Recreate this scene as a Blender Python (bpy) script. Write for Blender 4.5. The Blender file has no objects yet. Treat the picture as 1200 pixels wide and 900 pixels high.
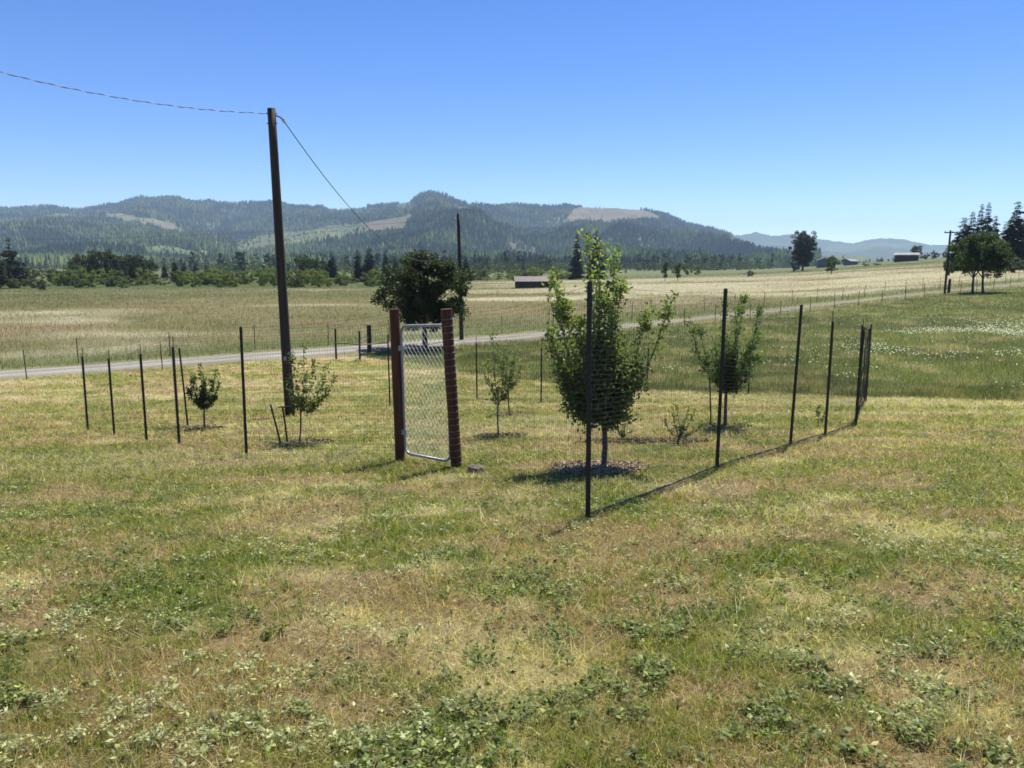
import bpy, math
import numpy as np
from mathutils import Vector

R = math.radians
rng = np.random.default_rng(7)
SC = bpy.context.scene
COL = SC.collection

# ------------------------------------------------------------------ camera, sky, sun, exposure
F = 900.0                                   # focal length in photograph pixels (1200 x 900)
HORIZON = 306.0
PITCH = math.atan((450 - HORIZON) / F)
CAM_Z = 1.5
cam_d = bpy.data.cameras.new('camera'); cam_d.sensor_width = 36; cam_d.lens = 36 * F / 1200
cam_d.clip_start = 0.05; cam_d.clip_end = 40000
cam = bpy.data.objects.new('camera', cam_d); COL.objects.link(cam)
cam.location = (0, 0, CAM_Z); cam.rotation_euler = (math.pi / 2 - PITCH, 0, 0)
SC.camera = cam

SUN_EL, SUN_AZ = 63.0, 29.0                 # azimuth: degrees to the right of the view direction (+Y)
world = bpy.data.worlds.new('World'); SC.world = world; world.use_nodes = True
wn = world.node_tree.nodes; wl = world.node_tree.links
bg = wn['Background']; bg.inputs['Strength'].default_value = 0.104
sky = wn.new('ShaderNodeTexSky'); sky.sky_type = 'NISHITA'; sky.sun_disc = False
sky.sun_elevation = R(SUN_EL); sky.sun_rotation = R(SUN_AZ)
sky.altitude = 200; sky.air_density = 0.75; sky.dust_density = 0.1; sky.ozone_density = 3.0
hs = wn.new('ShaderNodeHueSaturation'); hs.inputs['Saturation'].default_value = 1.3; hs.inputs['Hue'].default_value = 0.513
wl.new(sky.outputs[0], hs.inputs['Color']); wl.new(hs.outputs[0], bg.inputs[0])

sun_d = bpy.data.lights.new('sun', 'SUN'); sun_d.energy = 5.0; sun_d.angle = R(0.53); sun_d.color = (1.0, 0.955, 0.87)
sun = bpy.data.objects.new('sun', sun_d); COL.objects.link(sun)
to_sun = Vector((math.sin(R(SUN_AZ)) * math.cos(R(SUN_EL)), math.cos(R(SUN_AZ)) * math.cos(R(SUN_EL)), math.sin(R(SUN_EL))))
sun.rotation_euler = to_sun.to_track_quat('Z', 'Y').to_euler(); sun.location = (20, 20, 60)

vs = SC.view_settings
vs.view_transform = 'Standard'; vs.look = 'None'; vs.gamma = 1.0; vs.use_curve_mapping = False; vs.exposure = 0.7
SC.cycles.max_bounces = 6; SC.cycles.diffuse_bounces = 3; SC.cycles.transparent_max_bounces = 8
SC.cycles.transmission_bounces = 4; SC.cycles.volume_bounces = 1
SC.cycles.use_denoising = True
SC.cycles.filter_width = 1.7
SC.cycles.caustics_reflective = False; SC.cycles.caustics_refractive = False

# ------------------------------------------------------------------ noise
def _hash(ix, iy, seed):
    h = (ix.astype(np.int64) * 374761393 + iy.astype(np.int64) * 668265263 + seed * 2147483647) & 0xFFFFFFFF
    h = ((h ^ (h >> 13)) * 1274126177) & 0xFFFFFFFF
    h = h ^ (h >> 16)
    return (h & 0xFFFF) / 65535.0
def vnoise(x, y, seed=0):
    x = np.asarray(x, float); y = np.asarray(y, float)
    ix = np.floor(x); iy = np.floor(y); fx = x - ix; fy = y - iy
    ix = ix.astype(np.int64); iy = iy.astype(np.int64)
    fx = fx * fx * (3 - 2 * fx); fy = fy * fy * (3 - 2 * fy)
    a = _hash(ix, iy, seed); b = _hash(ix + 1, iy, seed); c = _hash(ix, iy + 1, seed); d = _hash(ix + 1, iy + 1, seed)
    return a + (b - a) * fx + (c - a) * fy + (a - b - c + d) * fx * fy
def fbm(x, y, s, oct=4, seed=0):
    t = 0; amp = 1; tot = 0
    for o in range(oct):
        t = t + amp * vnoise(np.asarray(x) / s + 17.3 * o, np.asarray(y) / s - 9.1 * o, seed + o); tot += amp; amp *= .5; s = s * .5
    return t / tot
def sstep(a, b, x):
    t = np.clip((np.asarray(x, float) - a) / (b - a), 0, 1); return t * t * (3 - 2 * t)
def lerp(a, b, t): return a + (b - a) * t

# ------------------------------------------------------------------ terrain
T_px = np.array([-500, 0, 300, 600, 900, 1100, 1300, 1700.])
T_y = np.array([10, 25, 40, 55, 90, 150, 250, 400, 700, 1200, 2000.])
T_d = np.array([
 [3.2, 3.1, 2.8, 2.65, 2.65, 2.6, 2.6, 2.6],
 [5.0, 4.75, 4.45, 4.3, 4.3, 4.2, 4.1, 4.0],
 [5.4, 5.3, 5.15, 5.0, 4.65, 4.3, 4.1, 3.8],
 [5.6, 5.35, 5.25, 5.1, 4.65, 4.15, 3.6, 3.0],
 [5.9, 5.6, 5.5, 5.25, 4.5, 3.5, 2.7, 2.0],
 [6.3, 6.2, 6.0, 5.7, 4.6, 2.9, 1.6, 0.5],
 [7.1, 7.1, 6.9, 6.6, 4.6, 1.0, -1.5, -4.0],
 [7.8, 7.8, 7.6, 7.3, 4.2, -2.6, -7.0, -12.],
 [9.0, 9.0, 9.0, 9.0, 8.0, 4.0, 0.0, -10.],
 [10., 10., 10., 10., 10., 9.5, 8.0, 4.0],
 [11., 11., 11., 11., 11., 11., 11., 11.]])
_gx = np.linspace(-500, 1700, 221); _gy = np.linspace(math.log(10), math.log(2000), 240)
_tmp = np.array([np.interp(_gx, T_px, row) for row in T_d])
_tab = np.array([np.interp(_gy, np.log(T_y), _tmp[:, i]) for i in range(len(_gx))]).T
def _blur(a, n, ax):
    k = np.hanning(2 * n + 3)[1:-1]; k /= k.sum()
    pad = [(0, 0), (0, 0)]; pad[ax] = (n, n)
    p = np.pad(a, pad, mode='edge')
    return np.apply_along_axis(lambda v: np.convolve(v, k, 'valid'), ax, p)
_tab = _blur(_blur(_tab, 9, 0), 12, 1)
def ground_h(X, Y):
    X = np.asarray(X, float); Y = np.asarray(Y, float)
    Yc = np.maximum(Y, 1.0)
    px = np.clip(X / Yc * F + 600, -500, 1700)
    gy = (np.clip(np.log(np.maximum(Yc, 10)), _gy[0], _gy[-1] - 1e-6) - _gy[0]) / (_gy[1] - _gy[0])
    gx = np.clip((px + 500) / 10, 0, 219.999)
    i = np.floor(gy).astype(int); i = np.minimum(i, 238); j = np.floor(gx).astype(int); u = gy - i; v = gx - j
    d = (_tab[i, j] * (1 - u) * (1 - v) + _tab[i + 1, j] * u * (1 - v) + _tab[i, j + 1] * (1 - u) * v + _tab[i + 1, j + 1] * u * v)
    Yn = np.maximum(Y, -15)
    near = CAM_Z + 0.115 * Yn + 0.6 * np.tanh(np.maximum(-X, 0) * 0.045)
    dd = lerp(near, d, sstep(16, 30, Y))
    bump = (fbm(X, Y, 3.0, 2, 11) - .5) * 0.06 + (fbm(X, Y, 30., 2, 12) - .5) * 0.25 * sstep(25, 60, np.hypot(X, Y))
    return CAM_Z - dd + bump
cp, sp = math.cos(PITCH), math.sin(PITCH)
def ray(px, py):
    u = (px - 600) / F; v = (450 - py) / F
    return u, cp + v * sp, -sp + v * cp
_YS = np.exp(np.linspace(math.log(1.5), math.log(3000), 5000))
def pix(px, py):
    """the point of the ground seen at a place in the photograph"""
    dx, dy, dz = ray(px, py)
    h = CAM_Z + dz / dy * _YS - ground_h(dx / dy * _YS, _YS)
    k = int(np.argmax(h < 0)); Y = _YS[k]
    return float(dx / dy * Y), float(Y), float(ground_h(dx / dy * Y, Y))
def at(px, Y, py=306):
    dx, dy, dz = ray(px, py); X = dx / dy * Y
    return float(X), float(Y), float(ground_h(X, Y))
def height_at(py, Y, px=600):
    dx, dy, dz = ray(px, py); return CAM_Z + dz / dy * Y
def ptxyz(px, py, Y):
    dx, dy, dz = ray(px, py); return (dx / dy * Y, Y, CAM_Z + dz / dy * Y)

ROAD_S, ROAD_C, ROAD_W = 0.74, 52.0, 1.75
def road_off(X, Y):                           # signed distance across the road, + is beyond it
    return (Y - ROAD_C - ROAD_S * X + (fbm(X, X * 0, 18, 2, 5) - .5) * 1.2) / math.hypot(1, ROAD_S)
_edge = [pix(*p)[:2] for p in ((430, 420), (500, 429), (560, 440), (650, 451), (750, 457), (900, 462), (1200, 472), (1500, 480))]
_ek = np.array([e[0] / e[1] for e in _edge]); _ev = np.array([e[1] for e in _edge])
def lawn_mask(X, Y):                          # 1 on the mown lawn, 0 in the long grass
    k = X / np.maximum(Y, .5)
    ye = np.interp(k, _ek, _ev)
    ye = np.where(k < _ek[0], 200, ye) + (fbm(X, Y, 2.5, 2, 33) - .5) * 1.5
    return (1 - sstep(-.3, .3, Y - ye)) * (1 - sstep(-2.7, -2.3, road_off(X, Y)))

# ------------------------------------------------------------------ mesh helpers
def new_obj(name, mesh, parent=None, mat=None):
    o = bpy.data.objects.new(name, mesh); COL.objects.link(o)
    if parent is not None: o.parent = parent
    if mat is not None and mesh is not None and not mesh.materials: mesh.materials.append(mat)
    return o
def np_mesh(name, V, Fc, cols=None, smooth=False):
    """V (n,3); Fc list of (m,k) index arrays; cols (n,3) linear colours"""
    me = bpy.data.meshes.new(name)
    if not isinstance(Fc, (list, tuple)): Fc = [Fc]
    Fc = [f for f in Fc if len(f)]
    V = np.asarray(V, np.float32)
    me.vertices.add(len(V)); me.vertices.foreach_set('co', V.ravel())
    li = np.concatenate([f.ravel() for f in Fc]).astype(np.int32)
    tot = np.concatenate([np.full(len(f), f.shape[1]) for f in Fc]).astype(np.int32)
    st = np.concatenate([[0], np.cumsum(tot)[:-1]]).astype(np.int32)
    me.loops.add(len(li)); me.loops.foreach_set('vertex_index', li)
    me.polygons.add(len(tot)); me.polygons.foreach_set('loop_start', st)
    try: me.polygons.foreach_set('loop_total', tot)
    except Exception: pass
    me.polygons.foreach_set('use_smooth', np.full(len(tot), smooth))
    me.update(calc_edges=True)
    if cols is not None:
        a = me.color_attributes.new('Col', 'FLOAT_COLOR', 'POINT')
        c = np.ones((len(V), 4), np.float32); c[:, :3] = cols; a.data.foreach_set('color', c.ravel())
    return me
class MB:
    """collects boxes, tubes and leaves into one mesh"""
    def __init__(s): s.V = []; s.F = {3: [], 4: []}; s.C = []; s.n = 0
    def add(s, V, Fs, col=(1, 1, 1)):
        V = np.asarray(V, float); s.V.append(V)
        for f in Fs:
            f = np.asarray(f, int)
            if len(f): s.F[f.shape[1]].append(f + s.n)
        c = np.asarray(col, float)
        s.C.append(np.broadcast_to(c, (len(V), 3)).copy() if c.ndim == 1 else c); s.n += len(V)
    def box(s, lo, hi, col=(1, 1, 1), M=None):
        x0, y0, z0 = lo; x1, y1, z1 = hi
        V = np.array([[x0, y0, z0], [x1, y0, z0], [x1, y1, z0], [x0, y1, z0], [x0, y0, z1], [x1, y0, z1], [x1, y1, z1], [x0, y1, z1]], float)
        if M is not None: V = V @ np.asarray(M).T
        s.add(V, [np.array([[0, 3, 2, 1], [4, 5, 6, 7], [0, 1, 5, 4], [1, 2, 6, 5], [2, 3, 7, 6], [3, 0, 4, 7]])], col)
    def tube(s, P, r, k=6, col=(1, 1, 1), cap=True):
        P = np.asarray(P, float); n = len(P); r = np.broadcast_to(np.asarray(r, float), (n,))
        T = np.gradient(P, axis=0); T /= np.linalg.norm(T, axis=1)[:, None] + 1e-9
        ref = np.array([0, 0, 1.]) if abs(T[:, 2]).mean() < .8 else np.array([1., 0, 0])
        A = np.cross(T, ref); A /= np.linalg.norm(A, axis=1)[:, None] + 1e-9; B = np.cross(T, A)
        an = np.arange(k) * 2 * math.pi / k
        V = P[:, None, :] + r[:, None, None] * (np.cos(an)[None, :, None] * A[:, None, :] + np.sin(an)[None, :, None] * B[:, None, :])
        i = np.arange(n - 1)[:, None] * k; j = np.arange(k)[None, :]; j2 = (j + 1) % k
        f = np.stack([i + j, i + j2, i + k + j2, i + k + j], -1).reshape(-1, 4)
        V = V.reshape(-1, 3); tri = np.zeros((0, 3), int)
        if cap:
            V = np.vstack([V, P[0], P[-1]]); b = n * k; jj = np.arange(k); t = (n - 1) * k
            tri = np.vstack([np.stack([np.full(k, b), (jj + 1) % k, jj], 1), np.stack([np.full(k, b + 1), t + jj, t + (jj + 1) % k], 1)])
        s.add(V, [f, tri], col)
    def leaves(s, P, D, L, W, cols, fold=.25, flat=0.0):
        """diamond leaves at P pointing along D"""
        n = len(P); D = D / (np.linalg.norm(D, axis=1)[:, None] + 1e-9)
        rnd = rng.normal(size=(n, 3)) + np.array([0, 0, flat]); S = np.cross(D, rnd); S /= np.linalg.norm(S, axis=1)[:, None] + 1e-9
        N = np.cross(D, S); L = np.broadcast_to(L, (n,))[:, None]; W = np.broadcast_to(W, (n,))[:, None]
        V = np.stack([P, P + D * L * .5 + S * W * .5 + N * W * fold, P + D * L, P + D * L * .5 - S * W * .5 + N * W * fold], 1).reshape(-1, 3)
        q = np.arange(n)[:, None] * 4
        s.add(V, [np.hstack([q, q + 1, q + 2]), np.hstack([q, q + 2, q + 3])], np.repeat(cols, 4, axis=0))
    def mesh(s, name, smooth=False):
        return np_mesh(name, np.vstack(s.V), [np.vstack(s.F[k]) for k in (3, 4) if s.F[k]], np.vstack(s.C), smooth)
    def build(s, name, mat, parent=None, smooth=False):
        return new_obj(name, s.mesh(name, smooth), parent, mat)
def tag(o, label=None, cat=None, group=None, kind=None):
    if label: o['label'] = label
    if cat: o['category'] = cat
    if group: o['group'] = group
    if kind: o['kind'] = kind
    return o
def empty(name, loc=(0, 0, 0), rz=0.0):
    o = bpy.data.objects.new(name, None); COL.objects.link(o); o.location = loc; o.rotation_euler = (0, 0, rz); o.empty_display_size = .2
    return o
def copy_tree(o, parent=None):
    c = o.copy(); COL.objects.link(c); c.parent = parent
    for ch in o.children: copy_tree(ch, c)
    return c

# ------------------------------------------------------------------ materials
def mat_new(name):
    m = bpy.data.materials.new(name); m.use_nodes = True
    return m, m.node_tree.nodes, m.node_tree.links, m.node_tree.nodes['Principled BSDF']
def mat_plain(name, col, rough=.7, metal=0.0, noise=None, amount=.35, bump=0.0, stretch=(1, 1, 1), spec=.4):
    m, n, l, b = mat_new(name)
    b.inputs['Roughness'].default_value = rough; b.inputs['Metallic'].default_value = metal; b.inputs['Specular IOR Level'].default_value = spec
    b.inputs['Base Color'].default_value = (*col, 1)
    if noise:
        tc = n.new('ShaderNodeTexCoord'); mp = n.new('ShaderNodeMapping'); mp.inputs['Scale'].default_value = stretch
        t = n.new('ShaderNodeTexNoise'); t.inputs['Scale'].default_value = noise; t.inputs['Detail'].default_value = 6
        l.new(tc.outputs['Object'], mp.inputs[0]); l.new(mp.outputs[0], t.inputs['Vector'])
        rp = n.new('ShaderNodeValToRGB')
        rp.color_ramp.elements[0].position = .3; rp.color_ramp.elements[1].position = .7
        rp.color_ramp.elements[0].color = (*[c * (1 - amount) for c in col], 1); rp.color_ramp.elements[1].color = (*[min(1, c * (1 + amount)) for c in col], 1)
        l.new(t.outputs['Fac'], rp.inputs[0]); l.new(rp.outputs[0], b.inputs['Base Color'])
        if bump:
            bp = n.new('ShaderNodeBump'); bp.inputs['Strength'].default_value = bump; bp.inputs['Distance'].default_value = .02
            l.new(t.outputs['Fac'], bp.inputs['Height']); l.new(bp.outputs[0], b.inputs['Normal'])
    return m
def mat_attr(name, rough=.6, transl=0.0, noise=None, amount=.3, bump=0.0, spec=.3, gain=1.25, bumpdist=.02):
    """colour from the mesh's own 'Col' attribute, broken up by noise; transl = share of light passing through (leaves)"""
    m, n, l, b = mat_new(name)
    at_ = n.new('ShaderNodeAttribute'); at_.attribute_name = 'Col'
    b.inputs['Roughness'].default_value = rough; b.inputs['Specular IOR Level'].default_value = spec
    src = at_.outputs['Color']
    if noise:
        tc = n.new('ShaderNodeTexCoord')
        t = n.new('ShaderNodeTexNoise'); t.inputs['Scale'].default_value = noise; t.inputs['Detail'].default_value = 8; t.inputs['Roughness'].default_value = .65
        l.new(tc.outputs['Object'], t.inputs['Vector'])
        mr = n.new('ShaderNodeMapRange'); mr.inputs[1].default_value = .3; mr.inputs[2].default_value = .7; mr.inputs[3].default_value = 1 - amount; mr.inputs[4].default_value = 1 + amount
        l.new(t.outputs['Fac'], mr.inputs[0])
        mx = n.new('ShaderNodeMix'); mx.data_type = 'RGBA'; mx.blend_type = 'MULTIPLY'; mx.inputs[0].default_value = 1
        l.new(src, mx.inputs[6]); l.new(mr.outputs[0], mx.inputs[7]); src = mx.outputs[2]
        if bump:
            bp = n.new('ShaderNodeBump'); bp.inputs['Strength'].default_value = bump; bp.inputs['Distance'].default_value = bumpdist
            l.new(t.outputs['Fac'], bp.inputs['Height']); l.new(bp.outputs[0], b.inputs['Normal'])
    l.new(src, b.inputs['Base Color'])
    if transl:
        tr = n.new('ShaderNodeBsdfTranslucent'); ms = n.new('ShaderNodeMixShader'); ms.inputs[0].default_value = transl
        g = n.new('ShaderNodeMix'); g.data_type = 'RGBA'; g.blend_type = 'MULTIPLY'; g.inputs[0].default_value = 1; g.inputs[7].default_value = (gain * 1.05, gain * 1.2, gain * .6, 1)
        l.new(src, g.inputs[6]); l.new(g.outputs[2], tr.inputs[0])
        l.new(b.outputs[0], ms.inputs[1]); l.new(tr.outputs[0], ms.inputs[2]); l.new(ms.outputs[0], n['Material Output'].inputs[0])
    return m
M = dict(
    ground=mat_attr('soil_and_thatch', .95, 0, 6.0, .38, .6, .1),
    grass=mat_attr('grass_blade', .5, .48, None, spec=.3, gain=1.35),
    leaf=mat_attr('leaf', .5, .42, None, spec=.35, gain=1.8),
    weed=mat_attr('weed_leaf', .55, .38, None, spec=.28, gain=1.45),
    needle=mat_attr('needles', .6, .12, None, spec=.3, gain=1.1),
    bark=mat_plain('bark', (.085, .07, .058), .9, noise=14, bump=.5, stretch=(1, 1, .25)),
    youngbark=mat_plain('young_bark', (.09, .075, .06), .8, noise=30, bump=.3),
    hill=mat_attr('hill_ground', .95, 0, .02, .25, 0, .1),
    forest=mat_attr('far_forest', .8, .1, None, spec=.2),
    gravel=mat_attr('gravel', .95, 0, 9.0, .2, .6, .15),
    black=mat_plain('black_steel', (.016, .016, .017), .5, noise=40, amount=.4, spec=.5),
    net=mat_plain('black_plastic_net', (.012, .012, .013), .5),
    stain=mat_plain('red_brown_stained_wood', (.095, .033, .015), .75, noise=18, bump=.4, stretch=(1, 1, .08), amount=.45),
    zinc=mat_plain('galvanised_steel', (.36, .38, .39), .6, .6, noise=25, amount=.15),
    dullwire=mat_plain('dull_grey_wire', (.2, .19, .18), .6),
    linkwire=mat_plain('dull_zinc_wire', (.55, .56, .54), .55, .2),
    polewood=mat_plain('weathered_pole_wood', (.045, .033, .025), .85, noise=12, bump=.5, stretch=(1, 1, .05), amount=.5),
    greywood=mat_plain('grey_weathered_wood', (.17, .15, .13), .85, noise=14, bump=.4, stretch=(1, 1, .1), amount=.45),
    darkwood=mat_plain('dark_post_wood', (.045, .036, .03), .85, noise=14, bump=.4, stretch=(1, 1, .1), amount=.45),
    rust=mat_plain('rusty_thin_post', (.06, .048, .04), .8, noise=20),
    wire=mat_plain('wire', (.05, .05, .05), .5, .3),
    cable=mat_plain('cable', (.06, .06, .065), .5),
    ceramic=mat_plain('insulator', (.5, .5, .5), .3),
    stone=mat_plain('field_stone', (.24, .18, .14), .9, noise=9, bump=.6, amount=.35),
    chips=mat_attr('wood_chips', .9, 0, None),
    petal=mat_attr('white_petal', .6, .5, None, gain=.95),
    redroof=mat_plain('faded_red_metal_roof', (.085, .048, .04), .55, noise=1.5, amount=.3),
    barnwall=mat_plain('dark_barn_boards', (.045, .038, .034), .85, noise=3, stretch=(4, 4, .2), amount=.4),
    paleroof=mat_plain('pale_metal_roof', (.19, .185, .18), .7, noise=1.2, amount=.15),
    bluewall=mat_plain('blue_grey_siding', (.12, .15, .18), .7, noise=2, amount=.2),
    whitewall=mat_plain('white_siding', (.7, .7, .68), .7, noise=2, amount=.1),
    glass=mat_plain('window_glass', (.02, .025, .03), .1, spec=.8),
)

# ------------------------------------------------------------------ ground colours (patches the plants really have)
def cv(*c): return np.array(c, float)
GREEN, OLIVE, STRAW, TAN, THATCH, PALE = cv(.115, .155, .026), cv(.235, .22, .06), cv(.58, .48, .25), cv(.35, .25, .13), cv(.225, .17, .082), cv(.50, .43, .27)
def mix3(a, b, t): return a + (b - a) * np.asarray(t)[..., None]
def lawn_col(X, Y, j=0.0):
    a = fbm(X * .7, Y, .75, 4, 40) + j; b = fbm(X, Y, .38, 3, 50) + j; c = fbm(X * .5, Y, 3.0, 3, 60)
    col = mix3(np.broadcast_to(OLIVE, X.shape + (3,)), GREEN, sstep(.46, .58, b * .6 + a * .4 + (c - .5) * .2))
    dry = sstep(.50, .60, a * .65 + (1 - b) * .1 + c * .25 + .03)
    col = mix3(col, TAN, dry * .9)
    col = mix3(col, STRAW, sstep(.58, .70, fbm(X * .6, Y, .5, 4, 71) * .7 + (1 - a) * .0 + c * .3 + j * .6) * .75)
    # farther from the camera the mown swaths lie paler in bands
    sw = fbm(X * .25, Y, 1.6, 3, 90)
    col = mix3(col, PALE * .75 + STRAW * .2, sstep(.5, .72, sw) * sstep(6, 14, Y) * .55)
    return col
def field_col(X, Y, j=0.0):
    n1 = fbm(X * .6, Y, 14, 4, 101) + j; n2 = fbm(X * .5, Y, 45, 3, 111); n3 = fbm(X, Y, 3.0, 3, 121)
    base = np.broadcast_to(cv(.185, .16, .076), X.shape + (3,))
    px = X / np.maximum(Y, 1) * F + 600
    pale = sstep(.46, .68, n1 * .7 + n2 * .3 - .05 + .23 * sstep(350, 800, px) * sstep(55, 110, Y))
    col = mix3(base, cv(.41, .36, .255), pale)
    grn = sstep(.45, .62, fbm(X * .3, Y, 22, 3, 131) * .7 + n3 * .3) * (1 - .8 * sstep(450, 750, px))
    col = mix3(col, cv(.125, .125, .05), grn * .85)
    col = mix3(col, cv(.24, .165, .105), sstep(.55, .75, fbm(X * .4, Y, 9, 3, 141)) * .5)
    off = road_off(X, Y)
    verge = 1 - sstep(5.0, 11.0, off + (n3 - .5) * 6)
    col = mix3(col, cv(.12, .135, .045), verge * .9)
    far_green = sstep(150, 210, Y + (n2 - .5) * 60) * (1 - sstep(420, 560, px)) + sstep(230, 270, Y + (n2 - .5) * 30) * sstep(420, 560, px)
    col = mix3(col, cv(.10, .125, .042), np.clip(far_green, 0, 1) * .85)
    return col
def meadow_col(X, Y, j=0.0):
    a = fbm(X, Y, 5, 3, 150) + j; b = fbm(X, Y, 1.5, 3, 160) + j
    col = mix3(np.broadcast_to(cv(.082, .092, .03), X.shape + (3,)), cv(.115, .13, .036), sstep(.42, .62, a))
    col = mix3(col, cv(.27, .225, .10), sstep(.52, .72, b) * .6)
    return col
def ground_col(X, Y):
    lm = lawn_mask(X, Y); off = road_off(X, Y)
    col = mix3(meadow_col(X, Y), field_col(X, Y), sstep(1.0, 3.0, off))
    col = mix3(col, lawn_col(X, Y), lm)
    sh = (1 - sstep(2.2, 3.4, np.abs(off) + (fbm(X, Y, 1.2, 2, 7) - .5)))
    col = mix3(col, cv(.27, .24, .14), sh * .7)
    return col

# ------------------------------------------------------------------ ground sheet
ang = np.concatenate([np.linspace(-180, -52, 24, endpoint=False), np.linspace(-52, 52, 440, endpoint=False), np.linspace(52, 180, 25)])
rad = np.concatenate([[0.0, .5], np.exp(np.linspace(math.log(1.0), math.log(600), 330)), np.exp(np.linspace(math.log(660), math.log(8000), 24))])
AA, RR = np.meshgrid(np.radians(ang), rad)
GX, GY = RR * np.sin(AA), RR * np.cos(AA)
GZ = ground_h(GX, GY) - .05 * (np.abs(road_off(GX, GY)) < ROAD_W - .3)
nr, na = GX.shape
idx = np.arange(nr * na).reshape(nr, na)
q = np.stack([idx[:-1, :-1], idx[1:, :-1], idx[1:, 1:], idx[:-1, 1:]], -1).reshape(-1, 4)[:, ::-1]
gcol = ground_col(GX.ravel(), GY.ravel()) * np.where(np.hypot(GX, GY).ravel() < 1e9, lerp(.42, .85, sstep(8, 40, np.hypot(GX, GY).ravel())), 1)[:, None]  # shade between the grass blades put into the colour, deepest near the camera
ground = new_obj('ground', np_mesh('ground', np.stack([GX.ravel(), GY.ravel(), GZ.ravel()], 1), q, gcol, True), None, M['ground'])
tag(ground, kind='structure')

# gravel road
mb = MB(); xs = np.linspace(-90, 150, 700)
prof = np.array([-1.0, -.8, -.5, -.2, 0, .2, .5, .8, 1.0]); nrm = np.array([-ROAD_S, 1]) / math.hypot(1, ROAD_S)
P = []; Cc = []
for k, p in enumerate(prof):
    wob = (fbm(xs, xs * 0 + k, 4, 2, 21) - .5) * .5 if abs(p) == 1 else 0
    yc = ROAD_C + ROAD_S * xs - (fbm(xs, xs * 0, 18, 2, 5) - .5) * 1.2
    hw = lerp(ROAD_W, .85, sstep(-5, 25, xs)); x = xs + nrm[0] * (p * hw + wob); y = yc + nrm[1] * (p * hw + wob)
    z = ground_h(x, y) + .02 + .05 * (1 - p * p) - (.06 if abs(p) == 1 else 0)
    P.append(np.stack([x, y, z], 1))
    g = {0: cv(.19, .17, .11), .5: cv(.29, .275, .245), .2: cv(.235, .22, .185), .8: cv(.24, .22, .175), 1.0: cv(.2, .175, .11)}[abs(p)]
    g = mix3(np.broadcast_to(g, (len(xs), 3)), cv(.2, .18, .108), sstep(-8, 28, xs) * .9)
    Cc.append(g * (.85 + .3 * fbm(xs, xs * 0 + k, 2.5, 2, 31))[:, None])
P = np.stack(P); n9, nx = P.shape[:2]; ii = np.arange(n9 * nx).reshape(n9, nx)
mb.add(P.reshape(-1, 3), [np.stack([ii[:-1, :-1], ii[:-1, 1:], ii[1:, 1:], ii[1:, :-1]], -1).reshape(-1, 4)], np.concatenate(Cc))
tag(mb.build('gravel_road', M['gravel'], None, True), kind='structure')

# ------------------------------------------------------------------ hills
def prof_y(px, pts):
    a = np.array(pts, float); return np.interp(px, a[:, 0], a[:, 1])
SKYLINE = [(-900, 250), (-300, 247), (0, 246), (35, 247), (60, 244), (95, 247), (132, 243), (155, 235), (205, 232), (235, 239), (290, 241), (330, 239), (370, 244), (400, 245), (425, 242),
           (465, 241), (482, 237), (492, 230), (506, 227), (526, 232), (550, 242), (600, 243), (640, 243), (680, 240), (720, 242), (750, 246), (780, 254), (800, 262), (830, 270), (860, 279), (885, 290), (930, 302), (1000, 308), (1600, 310)]
FRONT = [(-900, 290), (-200, 288), (0, 276), (60, 270), (130, 272), (190, 278), (240, 290), (280, 293), (340, 284), (400, 276), (470, 263), (520, 251), (545, 252), (575, 272), (600, 281), (640, 279), (680, 270), (740, 270), (800, 282), (850, 290), (900, 300), (960, 307), (1600, 311)]
hp = np.arange(-700, 1100, 3.0); hy = np.concatenate([np.linspace(1000, 2400, 46), np.linspace(2430, 4300, 62), np.linspace(4400, 4950, 5)])
HPX, HYY = np.meshgrid(hp, hy)
fr = prof_y(HPX, FRONT); sk = prof_y(HPX, SKYLINE)
def hill_py(px, Y):
    fr = prof_y(px, FRONT); sk = prof_y(px, SKYLINE)
    t1 = np.clip((Y - 1000) / 1400, 0, 1); t2 = np.clip((Y - 2400) / 500, 0, 1); t3 = np.clip((Y - 2900) / 1300, 0, 1)
    low = lerp(322., fr, t1 ** 1.25)
    mid = np.minimum(fr + 5 * sstep(0, 1, t2), 316)
    up = lerp(mid, sk, t3 ** .85)
    e = np.where(Y < 2400, low, up)
    return np.where(Y > 4200, sk + (Y - 4200) * .02, e)
def hill_z(px, Y):
    e = hill_py(px, Y)
    u = (px - 600) / F; v = (450 - e) / F
    z = CAM_Z + (-sp + v * cp) / (cp + v * sp) * Y
    X = u / (cp + v * sp) * Y
    env = sstep(1150, 1700, Y) * (1 - .75 * sstep(3500, 4150, Y))
    rn = 1 - np.abs(2 * fbm(X * 1.25, Y * .55, 520, 4, 200) - 1) * 2
    z = z + env * (rn * 55 - 32) + env * (fbm(X, Y, 120, 3, 210) - .5) * 22
    return X, z
HX, HZ = hill_z(HPX, HYY)
def w2p(X, Y, Z):
    dz = Z - CAM_Z; d = Y * cp - dz * sp; v = (Y * sp + dz * cp) / d; return 600 + F * X / d, 450 - F * v
def inpoly(x, y, poly):
    poly = np.array(poly, float); c = np.zeros(np.shape(x), bool); j = len(poly) - 1
    for i in range(len(poly)):
        xi, yi = poly[i]; xj, yj = poly[j]
        c ^= ((yi > y) != (yj > y)) & (x < (xj - xi) * (y - yi) / (yj - yi + 1e-9) + xi); j = i
    return c
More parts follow.
